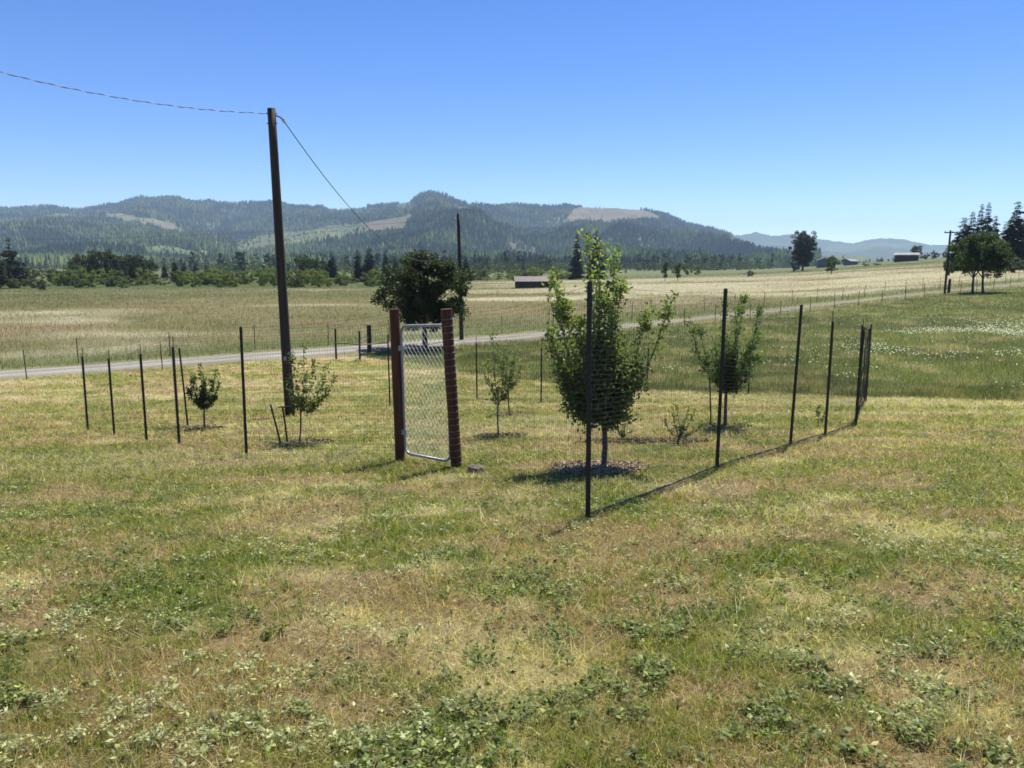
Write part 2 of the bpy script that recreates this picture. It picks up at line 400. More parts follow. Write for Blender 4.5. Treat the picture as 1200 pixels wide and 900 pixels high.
CLEAR = [  # clearings of the logged slopes: outline, colour, share of the trees left standing
 ([(118, 250), (140, 250), (165, 254), (200, 261), (216, 272), (190, 270), (160, 262), (125, 257)], cv(.27, .24, .125), .03),
 ([(50, 252), (88, 251), (88, 256), (52, 257)], cv(.22, .22, .11), .15),
 ([(272, 286), (300, 277), (360, 270), (430, 260), (484, 252), (478, 268), (430, 276), (370, 287), (330, 295), (280, 296)], cv(.17, .19, .085), .10),
 ([(420, 264), (482, 255), (472, 268), (440, 272)], cv(.24, .2, .12), .08),
 ([(660, 262), (668, 250), (684, 239), (720, 241), (758, 246), (779, 258), (745, 259), (730, 258), (712, 264), (690, 259)], cv(.24, .195, .125), .03),
 ([(586, 290), (600, 280), (616, 284), (640, 300), (636, 308), (612, 305), (598, 298)], cv(.17, .155, .13), .5),
 ([(850, 283), (862, 277), (905, 291), (890, 296)], cv(.24, .24, .13), .05),
 ([(375, 241), (430, 240), (432, 249), (385, 249)], cv(.14, .17, .075), .25),
 ([(470, 238), (488, 238), (482, 248), (462, 247)], cv(.14, .17, .075), .3),
 ([(158, 290), (200, 288), (245, 300), (250, 308), (175, 306)], cv(.15, .20, .08), .3),
 ([(520, 244), (550, 243), (556, 249), (525, 250)], cv(.22, .19, .13), .3)]
ppx, ppy = w2p(HX, HYY, HZ)
jx = (fbm(HX, HYY, 90, 3, 230) - .5) * 9; jy = (fbm(HX, HYY, 90, 3, 240) - .5) * 5
hcol = mix3(np.broadcast_to(cv(.055, .07, .03), HX.shape + (3,)), cv(.12, .135, .05), sstep(.4, .65, fbm(HX, HYY, 300, 3, 220)))
for poly, c, _ in CLEAR:
    m = inpoly(ppx + jx, ppy + jy, poly); hcol = np.where(m[..., None], c * (.42 + .35 * fbm(HX, HYY, 60, 3, 250))[..., None], hcol)
nr, na = HX.shape; idx = np.arange(nr * na).reshape(nr, na)
q = np.stack([idx[:-1, :-1], idx[:-1, 1:], idx[1:, 1:], idx[1:, :-1]], -1).reshape(-1, 4)
tag(new_obj('hills', np_mesh('hills', np.stack([HX.ravel(), HYY.ravel(), HZ.ravel()], 1), q, hcol.reshape(-1, 3), True), None, M['hill']), kind='structure')

# farther ranges to the right
def range_sheet(name, y0, y1, pts, y_foot, seed):
    px = np.arange(700, 1700, 3.0); rows = np.linspace(0, 1, 14); V = []; C = []
    for t in rows:
        Y = lerp(y0, y1, t); e = lerp(y_foot, prof_y(px, pts), t ** .8)
        u = (px - 600) / F; v = (450 - e) / F; X = u / (cp + v * sp) * Y
        z = CAM_Z + (-sp + v * cp) / (cp + v * sp) * Y + (fbm(X, X * 0 + Y, 400, 4, seed) - .5) * 60 * sstep(0, .4, t) + (fbm(X, X * 0 + Y, 30, 2, seed + 5) - .5) * 18 * t
        V.append(np.stack([X, X * 0 + Y, z], 1)); C.append(mix3(np.broadcast_to(cv(.05, .07, .04), X.shape + (3,)), cv(.11, .12, .06), sstep(.5, .7, fbm(X, X * 0 + Y * 2, 500, 4, seed + 9))))
    V = np.stack(V); n, k = V.shape[:2]; ii = np.arange(n * k).reshape(n, k)
    o = new_obj(name, np_mesh(name, V.reshape(-1, 3), np.stack([ii[:-1, :-1], ii[:-1, 1:], ii[1:, 1:], ii[1:, :-1]], -1).reshape(-1, 4), np.concatenate(C), True), None, M['hill'])
    return tag(o, kind='structure')
range_sheet('hills', 5000, 5800, [(700, 300), (860, 296), (900, 288), (940, 290), (990, 291), (1030, 287), (1060, 291), (1110, 296), (1200, 298), (1700, 300)], 309, 300)
range_sheet('mountains', 6400, 7500, [(700, 285), (860, 276), (885, 273), (905, 277), (932, 275), (962, 282), (1000, 285), (1028, 280), (1062, 281), (1090, 286), (1120, 288), (1200, 291), (1700, 294)], 309, 320)

# forest on the slopes: one mass of small conifers
def cone_trees(X, Y, Z, H, W, cols, k=5):
    n = len(X); an = np.arange(k) * 2 * math.pi / k; a = an[None] + rng.uniform(0, 6, n)[:, None]
    rr = W[:, None] * rng.uniform(.7, 1.2, (n, k))
    base = np.stack([X[:, None] + rr * np.cos(a), Y[:, None] + rr * np.sin(a), np.broadcast_to(Z[:, None] - 1.5, (n, k)) + rng.uniform(0, 3, (n, k))], -1)
    V = np.concatenate([base, np.stack([X, Y, Z + H], 1)[:, None]], 1).reshape(-1, 3)
    o = np.arange(n)[:, None] * (k + 1); j = np.arange(k)[None]
    f = np.stack([o + j, o + (j + 1) % k, np.broadcast_to(o + k, (n, k))], -1).reshape(-1, 3)
    return V, f, np.repeat(cols, k + 1, axis=0)
N = 150000
tpx = rng.uniform(-250, 960, N); u_ = rng.uniform(0, 1, N)
tY = np.where(u_ < .5, rng.uniform(1050, 2500, N), rng.uniform(2500, 4300, N))
tX, tZ = hill_z(tpx, tY)
vx, vy = w2p(tX, tY, tZ)
keep = rng.uniform(0, 1, N) < (.5 + .5 * sstep(.25, .45, fbm(tX, tY, 180, 3, 260)))
tcol = mix3(np.broadcast_to(cv(.042, .062, .026), (N, 3)), cv(.25, .28, .085), sstep(.38, .72, fbm(tX, tY, 150, 4, 270) + rng.normal(0, .12, N)))
hgt = rng.uniform(11, 24, N) * (.35 + 1.3 * fbm(tX, tY, 90, 3, 280))
jx = (fbm(tX, tY, 90, 3, 230) - .5) * 9; jy = (fbm(tX, tY, 90, 3, 240) - .5) * 5
for poly, c, left in CLEAR:
    m = inpoly(vx + jx, vy + jy, poly); keep &= ~m | (rng.uniform(0, 1, N) < left); hgt = np.where(m, hgt * .5, hgt)
tX, tY, tZ, tcol, hgt = tX[keep], tY[keep], tZ[keep], tcol[keep], hgt[keep]
V, f, C = cone_trees(tX, tY, tZ, hgt, hgt * rng.uniform(.2, .34, len(hgt)), tcol * rng.uniform(.7, 1.35, (len(hgt), 1)) * lerp(1.35, 1.0, sstep(1300, 2200, tY))[:, None])  # nearer trees painted paler, standing in for haze that is thin there
tag(new_obj('forest', np_mesh('forest', V, f, C), None, M['forest']), 'dark conifer forest covering the far slopes', 'forest', kind='stuff')

# woods and scrub on the valley floor below the hills: one mass
mb = MB(); N = 5200
tpx = rng.uniform(-150, 1100, N); tY = np.exp(rng.uniform(math.log(430), math.log(1500), N))
tX = (tpx - 600) / F * tY; dens = fbm(tX, tY, 160, 3, 400)
keep = (dens > lerp(.50, .40, sstep(600, 1000, tY))) & ~((tpx > 900) & (tY < 900)) & ~((tpx > 730) & (tY < 620))
tX, tY, tpx = tX[keep], tY[keep], tpx[keep]; n = len(tX); tZ = ground_h(tX, tY)
isc = rng.uniform(0, 1, n) < .22; H = np.where(isc, rng.uniform(6, 15, n), rng.uniform(3.0, 8, n))
colr = np.where(isc[:, None], cv(.04, .058, .026), mix3(np.broadcast_to(cv(.06, .085, .03), (n, 3)), cv(.12, .16, .045), rng.uniform(0, 1, n)))
for i in range(n):
    m_ = 34; t = rng.uniform(0, 1, m_)
    if isc[i]: rr = H[i] * .2 * (1 - t) * rng.uniform(.5, 1.1, m_)
    else: rr = H[i] * .42 * np.sqrt(np.clip(1 - (2 * t - 1) ** 2, 0, 1)) * rng.uniform(.5, 1.1, m_)
    a = rng.uniform(0, 6.283, m_)
    Pp = np.stack([tX[i] + rr * np.cos(a), tY[i] + rr * np.sin(a), tZ[i] + t * H[i]], 1)
    mb.leaves(Pp, rng.normal(size=(m_, 3)), H[i] * .2, H[i] * .16, np.tile(colr[i] * rng.uniform(.7, 1.3), (m_, 1)))
tag(mb.build('valley_woods', M['forest']), 'band of mixed trees and scrub on the valley floor below the hills', 'woods', kind='stuff')

# ------------------------------------------------------------------ trees
def smooth_path(pts, n=8):
    P = np.array(pts, float); t = np.linspace(0, len(P) - 1, n); out = []
    for tt in t:
        i = min(int(tt), len(P) - 2); f_ = tt - i
        p0 = P[max(i - 1, 0)]; p1 = P[i]; p2 = P[i + 1]; p3 = P[min(i + 2, len(P) - 1)]
        out.append(.5 * ((2 * p1) + (-p0 + p2) * f_ + (2 * p0 - 5 * p1 + 4 * p2 - p3) * f_ ** 2 + (-p0 + 3 * p1 - 3 * p2 + p3) * f_ ** 3))
    return np.array(out)
def broad_meshes(seed, H=8.0, W=7.0, trunk_h=1.6, n_clump=60, per=110, leaf=.22, base=cv(.05, .07, .022), var=.3, trunks=1, lobes=9, flat=.9, zlow=-.55):
    """round-headed tree: (trunk mesh, crown mesh), made of leaf clumps on the ends of limbs"""
    r0 = np.random.default_rng(seed); tb = MB(); cr = MB()
    Hc = H - trunk_h; ctr = np.array([0, 0, trunk_h + Hc * .5])
    lob = []
    for i in range(lobes):
        a = i * 2.4 + r0.uniform(-.4, .4); t = (i + .5) / lobes; zz = zlow + (.7 - zlow) * t; rr = W * .5 * .62 * math.sqrt(max(.05, 1 - (zz * .85) ** 2)) * r0.uniform(.75, 1.15)
        lob.append(np.array([rr * math.cos(a), rr * math.sin(a), ctr[2] + zz * Hc * .36]))
    lob.append(np.array([r0.normal(0, W * .06), r0.normal(0, W * .06), ctr[2] + Hc * .26]))
    stems = []
    for k in range(trunks):
        off = (k - (trunks - 1) / 2) * W * .2; b = np.array([off, r0.uniform(-.1, .1), -.15]); top = np.array([off * .6, 0, trunk_h + Hc * .35])
        rt = H * .024 / math.sqrt(trunks); Pth = smooth_path([b, (b + top) / 2 + r0.normal(0, W * .015, 3), top], 7)
        tb.tube(Pth, np.linspace(rt * 1.25, rt * .5, 7), 8); stems.append(Pth)
    for c in lob:
        st = stems[r0.integers(0, trunks)]; s0 = st[r0.integers(3, 6)]
        Pth = smooth_path([s0, lerp(s0, c, .5) + np.array([0, 0, -H * .02]), c], 6); tb.tube(Pth, np.linspace(H * .011, H * .003, 6), 5)
    for i in range(n_clump):
        c = lob[i % len(lob)]; d = r0.normal(size=3); d /= np.linalg.norm(d); cc = c + d * np.array([W * .21, W * .21, Hc * .17]) * r0.uniform(.5, 1.15)
        cc[2] = max(cc[2], trunk_h * .85)
        if i % 3 == 0: tb.tube(np.array([c, (c + cc) / 2 + r0.normal(0, .03 * H / 8, 3), cc]), [H * .004, H * .003, H * .0015], 4)
        s = r0.uniform(.6, 1.2) * W * .085; m_ = int(per * r0.uniform(.6, 1.3)); o = r0.normal(size=(m_, 3)); o /= np.linalg.norm(o, axis=1)[:, None] + 1e-6
        o *= (r0.uniform(0, 1, m_) ** .45)[:, None] * s; o[:, 2] *= flat * .8
        tint = base * r0.uniform(1 - var, 1 + var) * np.array([r0.uniform(.85, 1.25), 1, r0.uniform(.8, 1.2)])
        cr.leaves(cc + o, o + r0.normal(0, s * .6, (m_, 3)) + [0, 0, -s * .2], leaf * r0.uniform(.7, 1.25, m_), leaf * .62, tint * r0.uniform(.75, 1.3, (m_, 1)))
    return tb.mesh('trunk', True), cr.mesh('crown')
def conifer_meshes(seed, H=14.0, W=5.0, bare=.08, whorls=44, base=cv(.024, .04, .02), droop=.25, sparse=1.0, irregular=.2):
    r0 = np.random.default_rng(seed); tb = MB(); cr = MB()
    zz = np.linspace(-.3, H * .97, 9); tb.tube(np.stack([r0.normal(0, H * .003, 9), r0.normal(0, H * .003, 9), zz], 1), np.linspace(H * .016, H * .002, 9), 7)
    for w in range(whorls):
        t = bare + (1 - bare) * (w + r0.uniform(-.3, .3)) / whorls; t = min(max(t, bare), .985)
        L = W * .5 * (1 - t) ** .68 * (1 + r0.normal(0, irregular)) + .12
        nb = max(5, int((7 + 4 * (1 - t)) * sparse))
        for b in range(nb):
            a = r0.uniform(0, 6.283); l_ = max(.15, L * r0.uniform(.65, 1.15)); dirv = np.array([math.cos(a), math.sin(a), 0])
            p0 = np.array([0, 0, t * H]); p2 = p0 + dirv * l_ + np.array([0, 0, -droop * l_ + .12 * l_ * r0.uniform(-1, 2)]); p1 = (p0 + p2) / 2 + np.array([0, 0, .1 * l_])
            if l_ > .6: tb.tube(np.array([p0, p1, p2]), [H * .0025, H * .002, H * .001], 3, cap=False)
            m_ = max(7, int(16 * l_ / (W * .5) * 1.6)); s = r0.uniform(.12, 1.0, m_)
            Pp = p0 * ((1 - s) ** 2)[:, None] + p1 * (2 * s * (1 - s))[:, None] + p2 * (s ** 2)[:, None] + r0.normal(0, l_ * .035, (m_, 3))
            side = np.cross(dirv, [0, 0, 1]) * r0.choice([-1, 1], m_)[:, None]
            D = dirv * .8 + side * r0.uniform(.2, 1.0, m_)[:, None] + np.array([0, 0, -.25]) + r0.normal(0, .2, (m_, 3))
            Lf = np.clip(l_ * .5 * (1.15 - s), .25, 1.3) * r0.uniform(.7, 1.3, m_)
            cr.leaves(Pp, D, Lf, Lf * .55, base * r0.uniform(.7, 1.4, (m_, 1)) * np.array([r0.uniform(.9, 1.25), 1, 1]))
    return tb.mesh('trunk', True), cr.mesh('crown')
def bush_meshes(seed, H=2.5, W=3.4, n_clump=26, per=60, leaf=.2, base=cv(.10, .14, .035)):
    return broad_meshes(seed, H, W, H * .06, n_clump, per, leaf, base, .25, 2, 7, zlow=-1.25)

kinds = {}
def kind(name, fn, *a, **k):
    tr, cr = fn(*a, **k); kinds[name] = (tr, cr, k.get('H'), k.get('W'))
    tr.materials.append(M['bark']); cr.materials.append(M['needle'] if fn is conifer_meshes else M['leaf'])
kind('oak', broad_meshes, 11, H=8., W=8., trunk_h=.7, n_clump=90, per=75, leaf=.34, base=cv(.034, .048, .018), zlow=-1.1)
kind('ash', broad_meshes, 12, H=8., W=7., trunk_h=.7, n_clump=70, per=75, leaf=.34, base=cv(.05, .072, .024), zlow=-1.0)
kind('fir', conifer_meshes, 21, H=15., W=5., bare=.05)
kind('spruce', conifer_meshes, 22, H=15., W=6., bare=.04, droop=.32, irregular=.25)
kind('pine', conifer_meshes, 23, H=15., W=8., bare=.22, whorls=26, irregular=.4, droop=.05, sparse=1.1)
kind('bush', bush_meshes, 31, H=2.5, W=3.4, base=cv(.115, .145, .045))
kind('scrub', bush_meshes, 32, H=2.5, W=3.0, base=cv(.08, .108, .036))
kind('darkbush', bush_meshes, 33, H=2.5, W=3.4, base=cv(.035, .05, .02))
kind('lonepine', broad_meshes, 24, H=15., W=9., trunk_h=1.6, n_clump=170, per=80, leaf=.5, base=cv(.026, .036, .016), lobes=18, zlow=-1.1)
protos = {}
def tree(kd, px, py_top, w_px, Y, name, label, cat, group=None, loc=None, sink=0.0):
    X, Y, z = at(px, Y) if loc is None else loc
    tr, cr, H0, W0 = kinds[kd]
    h = height_at(py_top, Y, px) - z; w = w_px / F * Y
    if kd in protos: o = copy_tree(protos[kd])
    else:
        o = empty(name); new_obj('trunk', tr, o); new_obj('crown', cr, o); protos[kd] = o
    o.name = name; o.location = (X, Y, z - sink); o.rotation_euler = (0, 0, rng.uniform(0, 6.28)); o.scale = (w / W0, w / W0, h / H0)
    for k_ in ('group',):
        if k_ in o: del o[k_]
    tag(o, label, cat, group); return o

# left grove and single trees on the valley edge
tree('pine', 12, 277, 27, 195, 'pine_tree', 'tall open pine standing alone at the end of the dark grove across the field', 'tree')
tree('oak', -4, 300, 34, 190, 'broadleaf_tree', 'dark broad tree beside the tall open pine at the field edge', 'tree')
tree('darkbush', 46, 325, 20, 172, 'bush', 'small dark round bush standing out in the tan field before the grove', 'bush')
for px, py, w in ((98, 294, 38), (122, 289, 42), (146, 296, 34), (158, 295, 26), (172, 301, 28)):
    tree('oak', px, py, w, 235 + rng.uniform(-8, 8), 'grove_tree', 'big dark tree in the dense grove left of the utility pole', 'tree', 'trees of the dark grove')
for px, py, w in ((34, 312, 26), (62, 314, 24), (72, 319, 26), (86, 308, 24)):
    tree('ash', px, py, w, 222 + rng.uniform(-8, 8), 'grove_tree', 'lower green tree between the tall pine and the dense dark grove', 'tree', 'lower trees beside the grove')
tree('fir', 204, 301, 13, 260, 'fir_tree', 'slim dark fir rising from the light green scrub', 'tree')
for px, py, w in ((192, 308, 10), (215, 306, 12), (228, 308, 12), (241, 310, 10)):
    tree('spruce', px, py, w, 330 + rng.uniform(-10, 10), 'fir_tree', 'small dark conifer in the row behind the light green scrub', 'tree', 'small conifers behind the scrub')
for px, py, w in ((356, 299, 26), (370, 300, 26)):
    tree('oak', px, py, w, 250 + rng.uniform(-6, 6), 'broadleaf_tree', 'dark round tree of the pair right of the tall utility pole', 'tree', 'pair of dark round trees')
tree('spruce', 389, 294, 19, 255, 'fir_tree', 'dark pointed conifer beside the pair of round trees', 'tree')
for px, py, w in ((419, 291, 15), (433, 289, 24), (452, 292, 14), (463, 300, 14)):
    tree('fir', px, py, w, 258 + rng.uniform(-8, 8), 'fir_tree', 'dark conifer in the clump behind the big roadside tree', 'tree', 'conifers behind the roadside tree')
tree('fir', 527, 299, 11, 270, 'fir_tree', 'narrow conifer left of the thin utility pole beyond the road', 'tree')
tree('spruce', 546, 301, 17, 262, 'fir_tree', 'dark conifer just right of the thin utility pole beyond the road', 'tree')
tree('fir', 676, 273, 17, 262, 'fir_tree', 'tall dark fir above the low red roofed barn', 'tree')
tree('spruce', 699, 270, 26, 268, 'fir_tree', 'tall dark fir behind the top of the largest fruit tree', 'tree')
for px, py, w in ((780, 304, 10), (795, 306, 13)):
    tree('ash', px, py, w, 215, 'broadleaf_tree', 'small slim tree standing at the far edge of the pale field', 'tree', 'small trees at the pale field edge')
for px, py, w in ((806, 307, 14), (818, 309, 12)):
    tree('scrub', px, py, w, 300, 'bush', 'green bush behind the small slim trees at the field edge', 'bush', 'bushes behind the small slim trees')
tree('darkbush', 880, 316, 16, 235, 'bush', 'low dark bush on the far side of the pale field', 'bush')
tree('lonepine', 941, 267, 28, 290, 'pine_tree', 'lone dark pine rising above the blue far hills', 'tree')
tree('darkbush', 932, 303, 14, 285, 'bush', 'dark bush at the foot of the lone pine', 'bush')
tree('ash', 975, 298, 16, 215, 'broadleaf_tree', 'small rounded tree in front of the blue grey house', 'tree')
for px, py, w in ((1015, 308, 11), (1028, 308, 14)):
    tree('darkbush', px, py, w, 300, 'bush', 'low dark bush on the rise below the open shed', 'bush', 'low dark bushes below the shed')
tree('oak', 1073, 286, 15, 400, 'broadleaf_tree', 'dark round tree behind the pale roofed shed on the rise', 'tree')
for px, py, w in ((1084, 296, 11), (1095, 293, 13), (1107, 293, 12)):
    tree('darkbush', px, py, w, 350, 'bush', 'dark hedge bush in the row beside the pale roofed shed', 'bush', 'hedge bushes beside the shed')
tree('darkbush', 1113, 301, 17, 150, 'bush', 'dark bush behind the leaning utility pole', 'bush')
for kd, px, py, w in (('spruce', 1126, 254, 34), ('fir', 1135, 247, 26), ('fir', 1145, 238, 22), ('fir', 1153, 236, 20), ('spruce', 1162, 252, 24), ('spruce', 1186, 235, 38), ('fir', 1202, 240, 40), ('spruce', 1222, 233, 40), ('fir', 1176, 260, 28)):
    tree(kd, px, py, w, 180 + rng.uniform(-10, 10), 'fir_tree', ('slim dark fir behind the leaning pole side of the two-trunked tree' if px < 1170 else 'broad dark fir beyond the two-trunked tree, away from the leaning pole'), 'tree', 'slim firs on the rise' if px < 1170 else 'broad firs on the rise')
for px, py, w in ((1186, 300, 30), (1172, 306, 20), (1205, 306, 26)):
    tree('darkbush', px, py, w, 150, 'bush', 'dark undergrowth bush below the tall fir clump', 'bush', 'undergrowth below the fir clump')
# light scrub along the valley edge
k_ = 0
for i in range(135):
    px = rng.uniform(-30, 455) if i < 108 else rng.uniform(540, 672); Y = rng.uniform(188, 245) if px < 455 else rng.uniform(262, 300)
    kd = 'bush' if rng.uniform() < .6 else 'scrub'
    look = 'light yellow green' if kd == 'bush' else 'dull green'
    spot = ('below the tall pine and dark grove' if px < 185 else 'between the dark grove and the tall utility pole' if px < 322 else 'between the tall utility pole and the roadside tree') if px < 455 else 'at the field edge around the red roofed barn'
    tree(kd, px, lerp(326, 310, rng.uniform()) + (4 if px < 60 else 0), rng.uniform(12, 26), Y, 'bush', look + ' scrub bush ' + spot, 'bush', look + ' scrub ' + spot)

# big tree by the road, two-trunked tree on the right
def own_tree(meshes, name, loc, label, group=None, rz=0, leafmat='leaf'):
    o = empty(name, loc, rz); tr, cr = meshes
    new_obj('trunk', tr, o, M['bark']); new_obj('crown', cr, o, M[leafmat]); tag(o, label, 'tree', group); return o
X, Y, z = at(497, 45.5)
h = height_at(287, Y) - z
own_tree(broad_meshes(5, H=h, W=106 / F * Y, trunk_h=.95, n_clump=190, per=130, leaf=.17, base=cv(.032, .045, .017), var=.35, lobes=16, zlow=-.95), 'broadleaf_tree', (X, Y, z),
         'large dark round tree beside the gravel road behind the wire gate')
X, Y, z = at(1149, 85); h = height_at(266, Y, 1149) - z
own_tree(broad_meshes(6, H=h, W=66 / F * Y, trunk_h=1.3, n_clump=130, per=120, leaf=.2, base=cv(.038, .06, .018), trunks=2, lobes=13, zlow=-.8), 'broadleaf_tree', (X, Y, z),
         'round green tree with two trunks by the road end', rz=.1)

# ------------------------------------------------------------------ orchard trees
def fruit_tree(name, label, base, trunk_top, tips, n_leaf, leaf, rad, seed, cbase=cv(.075, .095, .026), ctip=cv(.17, .21, .035), twigs=7, spread=.5, low=.0, group=None, cat='tree'):
    r0 = np.random.default_rng(seed); X, Y, z = pix(*base); o = empty(name, (X, Y, z)); tag(o, label, cat, group)
    org = np.array([X, Y, z]); tb = MB(); cr = MB()
    top = np.array(ptxyz(trunk_top[0], trunk_top[1], Y)) - org
    tb.tube(smooth_path([[0, 0, -.08], top * .5 + r0.normal(0, .012, 3), top], 6), np.linspace(rad * 1.3, rad, 6), 8)
    H = max(height_at(t[1], Y) for t in tips) - z
    LP = []; LD = []; LT = []
    for (px, py) in tips:
        e = np.array(ptxyz(px, py, Y)) - org; e[1] = r0.uniform(-1, 1) * spread * (.3 + .7 * min(1, abs(e[0]) / (spread + .01) + .4))
        s0 = top * r0.uniform(.82, 1.0); m1 = lerp(s0, e, .45) + np.array([(e[0] - s0[0]) * .14, (e[1]) * .14, -.05 * H]) + r0.normal(0, .02, 3)
        Pth = smooth_path([s0, m1, e], 10); rr = np.linspace(rad * .55, .0025, 10); tb.tube(Pth, rr, 5)
        for k in range(twigs):
            t = r0.uniform(.18, .98); i = int(t * 9); p = lerp(Pth[i], Pth[min(i + 1, 9)], t * 9 - i)
            d = r0.normal(size=3); d[2] = abs(d[2]) * .8 + .15; d /= np.linalg.norm(d); L = H * r0.uniform(.035, .11) * (1.25 - t)
            q = p + d * L; tb.tube(np.array([p, (p + q) / 2 + r0.normal(0, .01, 3), q]), [.005, .004, .002], 3, cap=False)
            m_ = max(3, int(n_leaf / len(tips) / (twigs + 4)))
            s = r0.uniform(0, 1.05, m_)[:, None]; LP.append(p + (q - p) * s + r0.normal(0, .035 * H / 2.5, (m_, 3))); LD.append(np.tile(d, (m_, 1)) + r0.normal(0, .8, (m_, 3))); LT.append(np.full(m_, t) + r0.normal(0, .15, m_))
        m_ = int(n_leaf / len(tips) * 7 / (twigs + 4)); t = r0.uniform(.2, 1.02, m_) ; ii = np.minimum((t * 9).astype(int), 8)
        pp = Pth[ii] + (Pth[ii + 1] - Pth[ii]) * (t * 9 - ii)[:, None]
        LP.append(pp + r0.normal(0, .042 * H / 2.5, (m_, 3))); LD.append(r0.normal(0, 1, (m_, 3)) + [0, 0, .25]); LT.append(t + r0.normal(0, .15, m_))
    if low:    # dense lower crown
        m_ = int(n_leaf * low); c = top + np.array([0, 0, H * .19]); nb = 70; cl = r0.normal(size=(nb, 3)); cl /= np.linalg.norm(cl, axis=1)[:, None]
        rw = max(abs(t[0] - base[0]) for t in tips) / F * Y * .42
        cl *= np.array([rw, rw * .9, H * .22]) * r0.uniform(.35, 1.0, (nb, 1)); cl += c
        for cc in cl: tb.tube(np.array([top * .95, lerp(top, cc, .5) + r0.normal(0, .02, 3), cc]), [.008, .006, .002], 3, cap=False)
        pick = r0.integers(0, nb, m_); LP.append(cl[pick] + r0.normal(0, .1 * H / 2.9, (m_, 3))); LD.append(r0.normal(0, 1, (m_, 3)) + [0, 0, -.2]); LT.append(r0.uniform(0, .35, m_))
    LP = np.vstack(LP); LD = np.vstack(LD); LT = np.clip(np.concatenate(LT), 0, 1); n = len(LP)
    young = sstep(.45, 1.0, LT * .6 + .4 * LP[:, 2] / H)
    cols = mix3(np.broadcast_to(cbase, (n, 3)), ctip, young * r0.uniform(.3, 1, n)) * r0.uniform(.75, 1.3, (n, 1))
    cr.leaves(LP, LD, leaf * r0.uniform(.7, 1.25, n), leaf * .55, cols)
    tb.build('trunk', M['youngbark'], o, True); cr.build('crown', M['leaf'], o)
    return o
fruit_tree('fruit_tree', 'largest young fruit tree, dense and upright with light green tips, inside the fence', (707, 548), (706, 486),
           [(648, 325), (660, 345), (690, 272), (700, 288), (722, 300), (729, 330), (786, 350), (766, 364), (643, 388), (655, 430), (742, 425), (735, 455), (676, 375), (708, 345), (664, 450), (690, 420), (722, 400)],
           7800, .066, .03, 3, spread=.45, low=.38, twigs=7, cbase=cv(.13, .15, .058), ctip=cv(.2, .24, .045))
fruit_tree('fruit_tree', 'second largest fruit tree, loose crown with a stake beside it', (850, 501), (851, 456),
           [(843, 345), (880, 347), (886, 362), (812, 372), (824, 384), (892, 392), (862, 355), (835, 400), (870, 400), (855, 410), (845, 385), (878, 415)],
           3000, .062, .028, 4, spread=.5, low=.35, cbase=cv(.07, .10, .03), ctip=cv(.13, .18, .04))
fruit_tree('fruit_tree', 'small sapling with a compact dark crown near the left corner of the fence', (240, 503), (240, 472),
           [(236, 428), (228, 440), (226, 452), (250, 436), (260, 448), (258, 462), (242, 445), (230, 466), (248, 470), (236, 458)],
           1500, .062, .018, 5, spread=.3, cbase=cv(.05, .075, .026), ctip=cv(.08, .12, .035), twigs=5)
fruit_tree('fruit_tree', 'thin leafy sapling standing by leaning stakes next to the utility pole', (350, 521), (352, 476),
           [(343, 412), (352, 405), (372, 420), (386, 424), (393, 440), (380, 462), (342, 440), (362, 440), (372, 472), (335, 455)],
           900, .055, .012, 6, spread=.35, twigs=5, ctip=cv(.12, .16, .05))
fruit_tree('fruit_tree', 'slender sapling with sparse leaves right of the wire gate', (585, 512), (584, 470),
           [(577, 388), (583, 400), (596, 402), (603, 415), (570, 425), (590, 420), (575, 440), (598, 440)], 420, .06, .012, 8, spread=.25, twigs=4, ctip=cv(.15, .2, .045))
fruit_tree('fruit_tree', 'faint spindly sapling in pale mulch behind the slender sapling', (597, 487), (596, 450),
           [(590, 405), (604, 412), (612, 425), (586, 425), (600, 420), (608, 440)], 380, .06, .014, 9, spread=.3, twigs=4)
fruit_tree('shrub', 'low nearly bare shrub of upright twigs between the two largest fruit trees', (795, 521), (796, 512),
           [(786, 480), (792, 474), (806, 472), (812, 482), (820, 492), (780, 490), (800, 490), (815, 505)], 230, .05, .016, 10, spread=.3, twigs=3, cat='shrub', ctip=cv(.22, .24, .04))
fruit_tree('shrub', 'tiny twiggy shrub in the mulch strip behind the largest fruit tree', (728, 517), (728, 511),
           [(720, 498), (726, 494), (734, 497), (740, 503)], 90, .045, .008, 14, spread=.15, twigs=3, cat='shrub')
fruit_tree('shrub', 'small leafy sprout at the fence near the corner of long grass', (960, 500), (959, 492),
           [(954, 478), (960, 474), (966, 482)], 60, .05, .008, 15, spread=.15, twigs=3, cat='shrub')

# mulch beds
def mulch(px, py, rx, ry, n, label, light=1.0):
    X, Y, z = pix(px, py); mb = MB(); a = rng.uniform(0, 6.283, n); r = np.sqrt(rng.uniform(0, 1, n))
    x = X + rx * r * np.cos(a); y = Y + ry * r * np.sin(a); zz = ground_h(x, y) + rng.uniform(.008, .04, n)
    D = rng.normal(size=(n, 3)); D[:, 2] *= .25
    c = mix3(np.broadcast_to(cv(.10, .07, .05), (n, 3)), cv(.30, .23, .17), rng.uniform(0, 1, n) ** 1.5) * light
    mb.leaves(np.stack([x, y, zz], 1), D, rng.uniform(.03, .075, n), .022, c, .1)
    tag(mb.build('mulch', M['chips']), label, 'mulch', kind='stuff')
mulch(702, 549, .62, .55, 2600, 'pale wood mulch around the trunk of the largest fruit tree', 2.0)
mulch(850, 500, .5, .45, 1000, 'dark mulch around the second largest fruit tree', .7)
mulch(240, 503, .38, .4, 500, 'dark mulch under the compact left sapling', .6)
mulch(350, 520, .6, .5, 800, 'mulch under the thin sapling with leaning stakes', 1.2)
mulch(585, 512, .45, .35, 500, 'dark mulch under the slender sapling', .6)
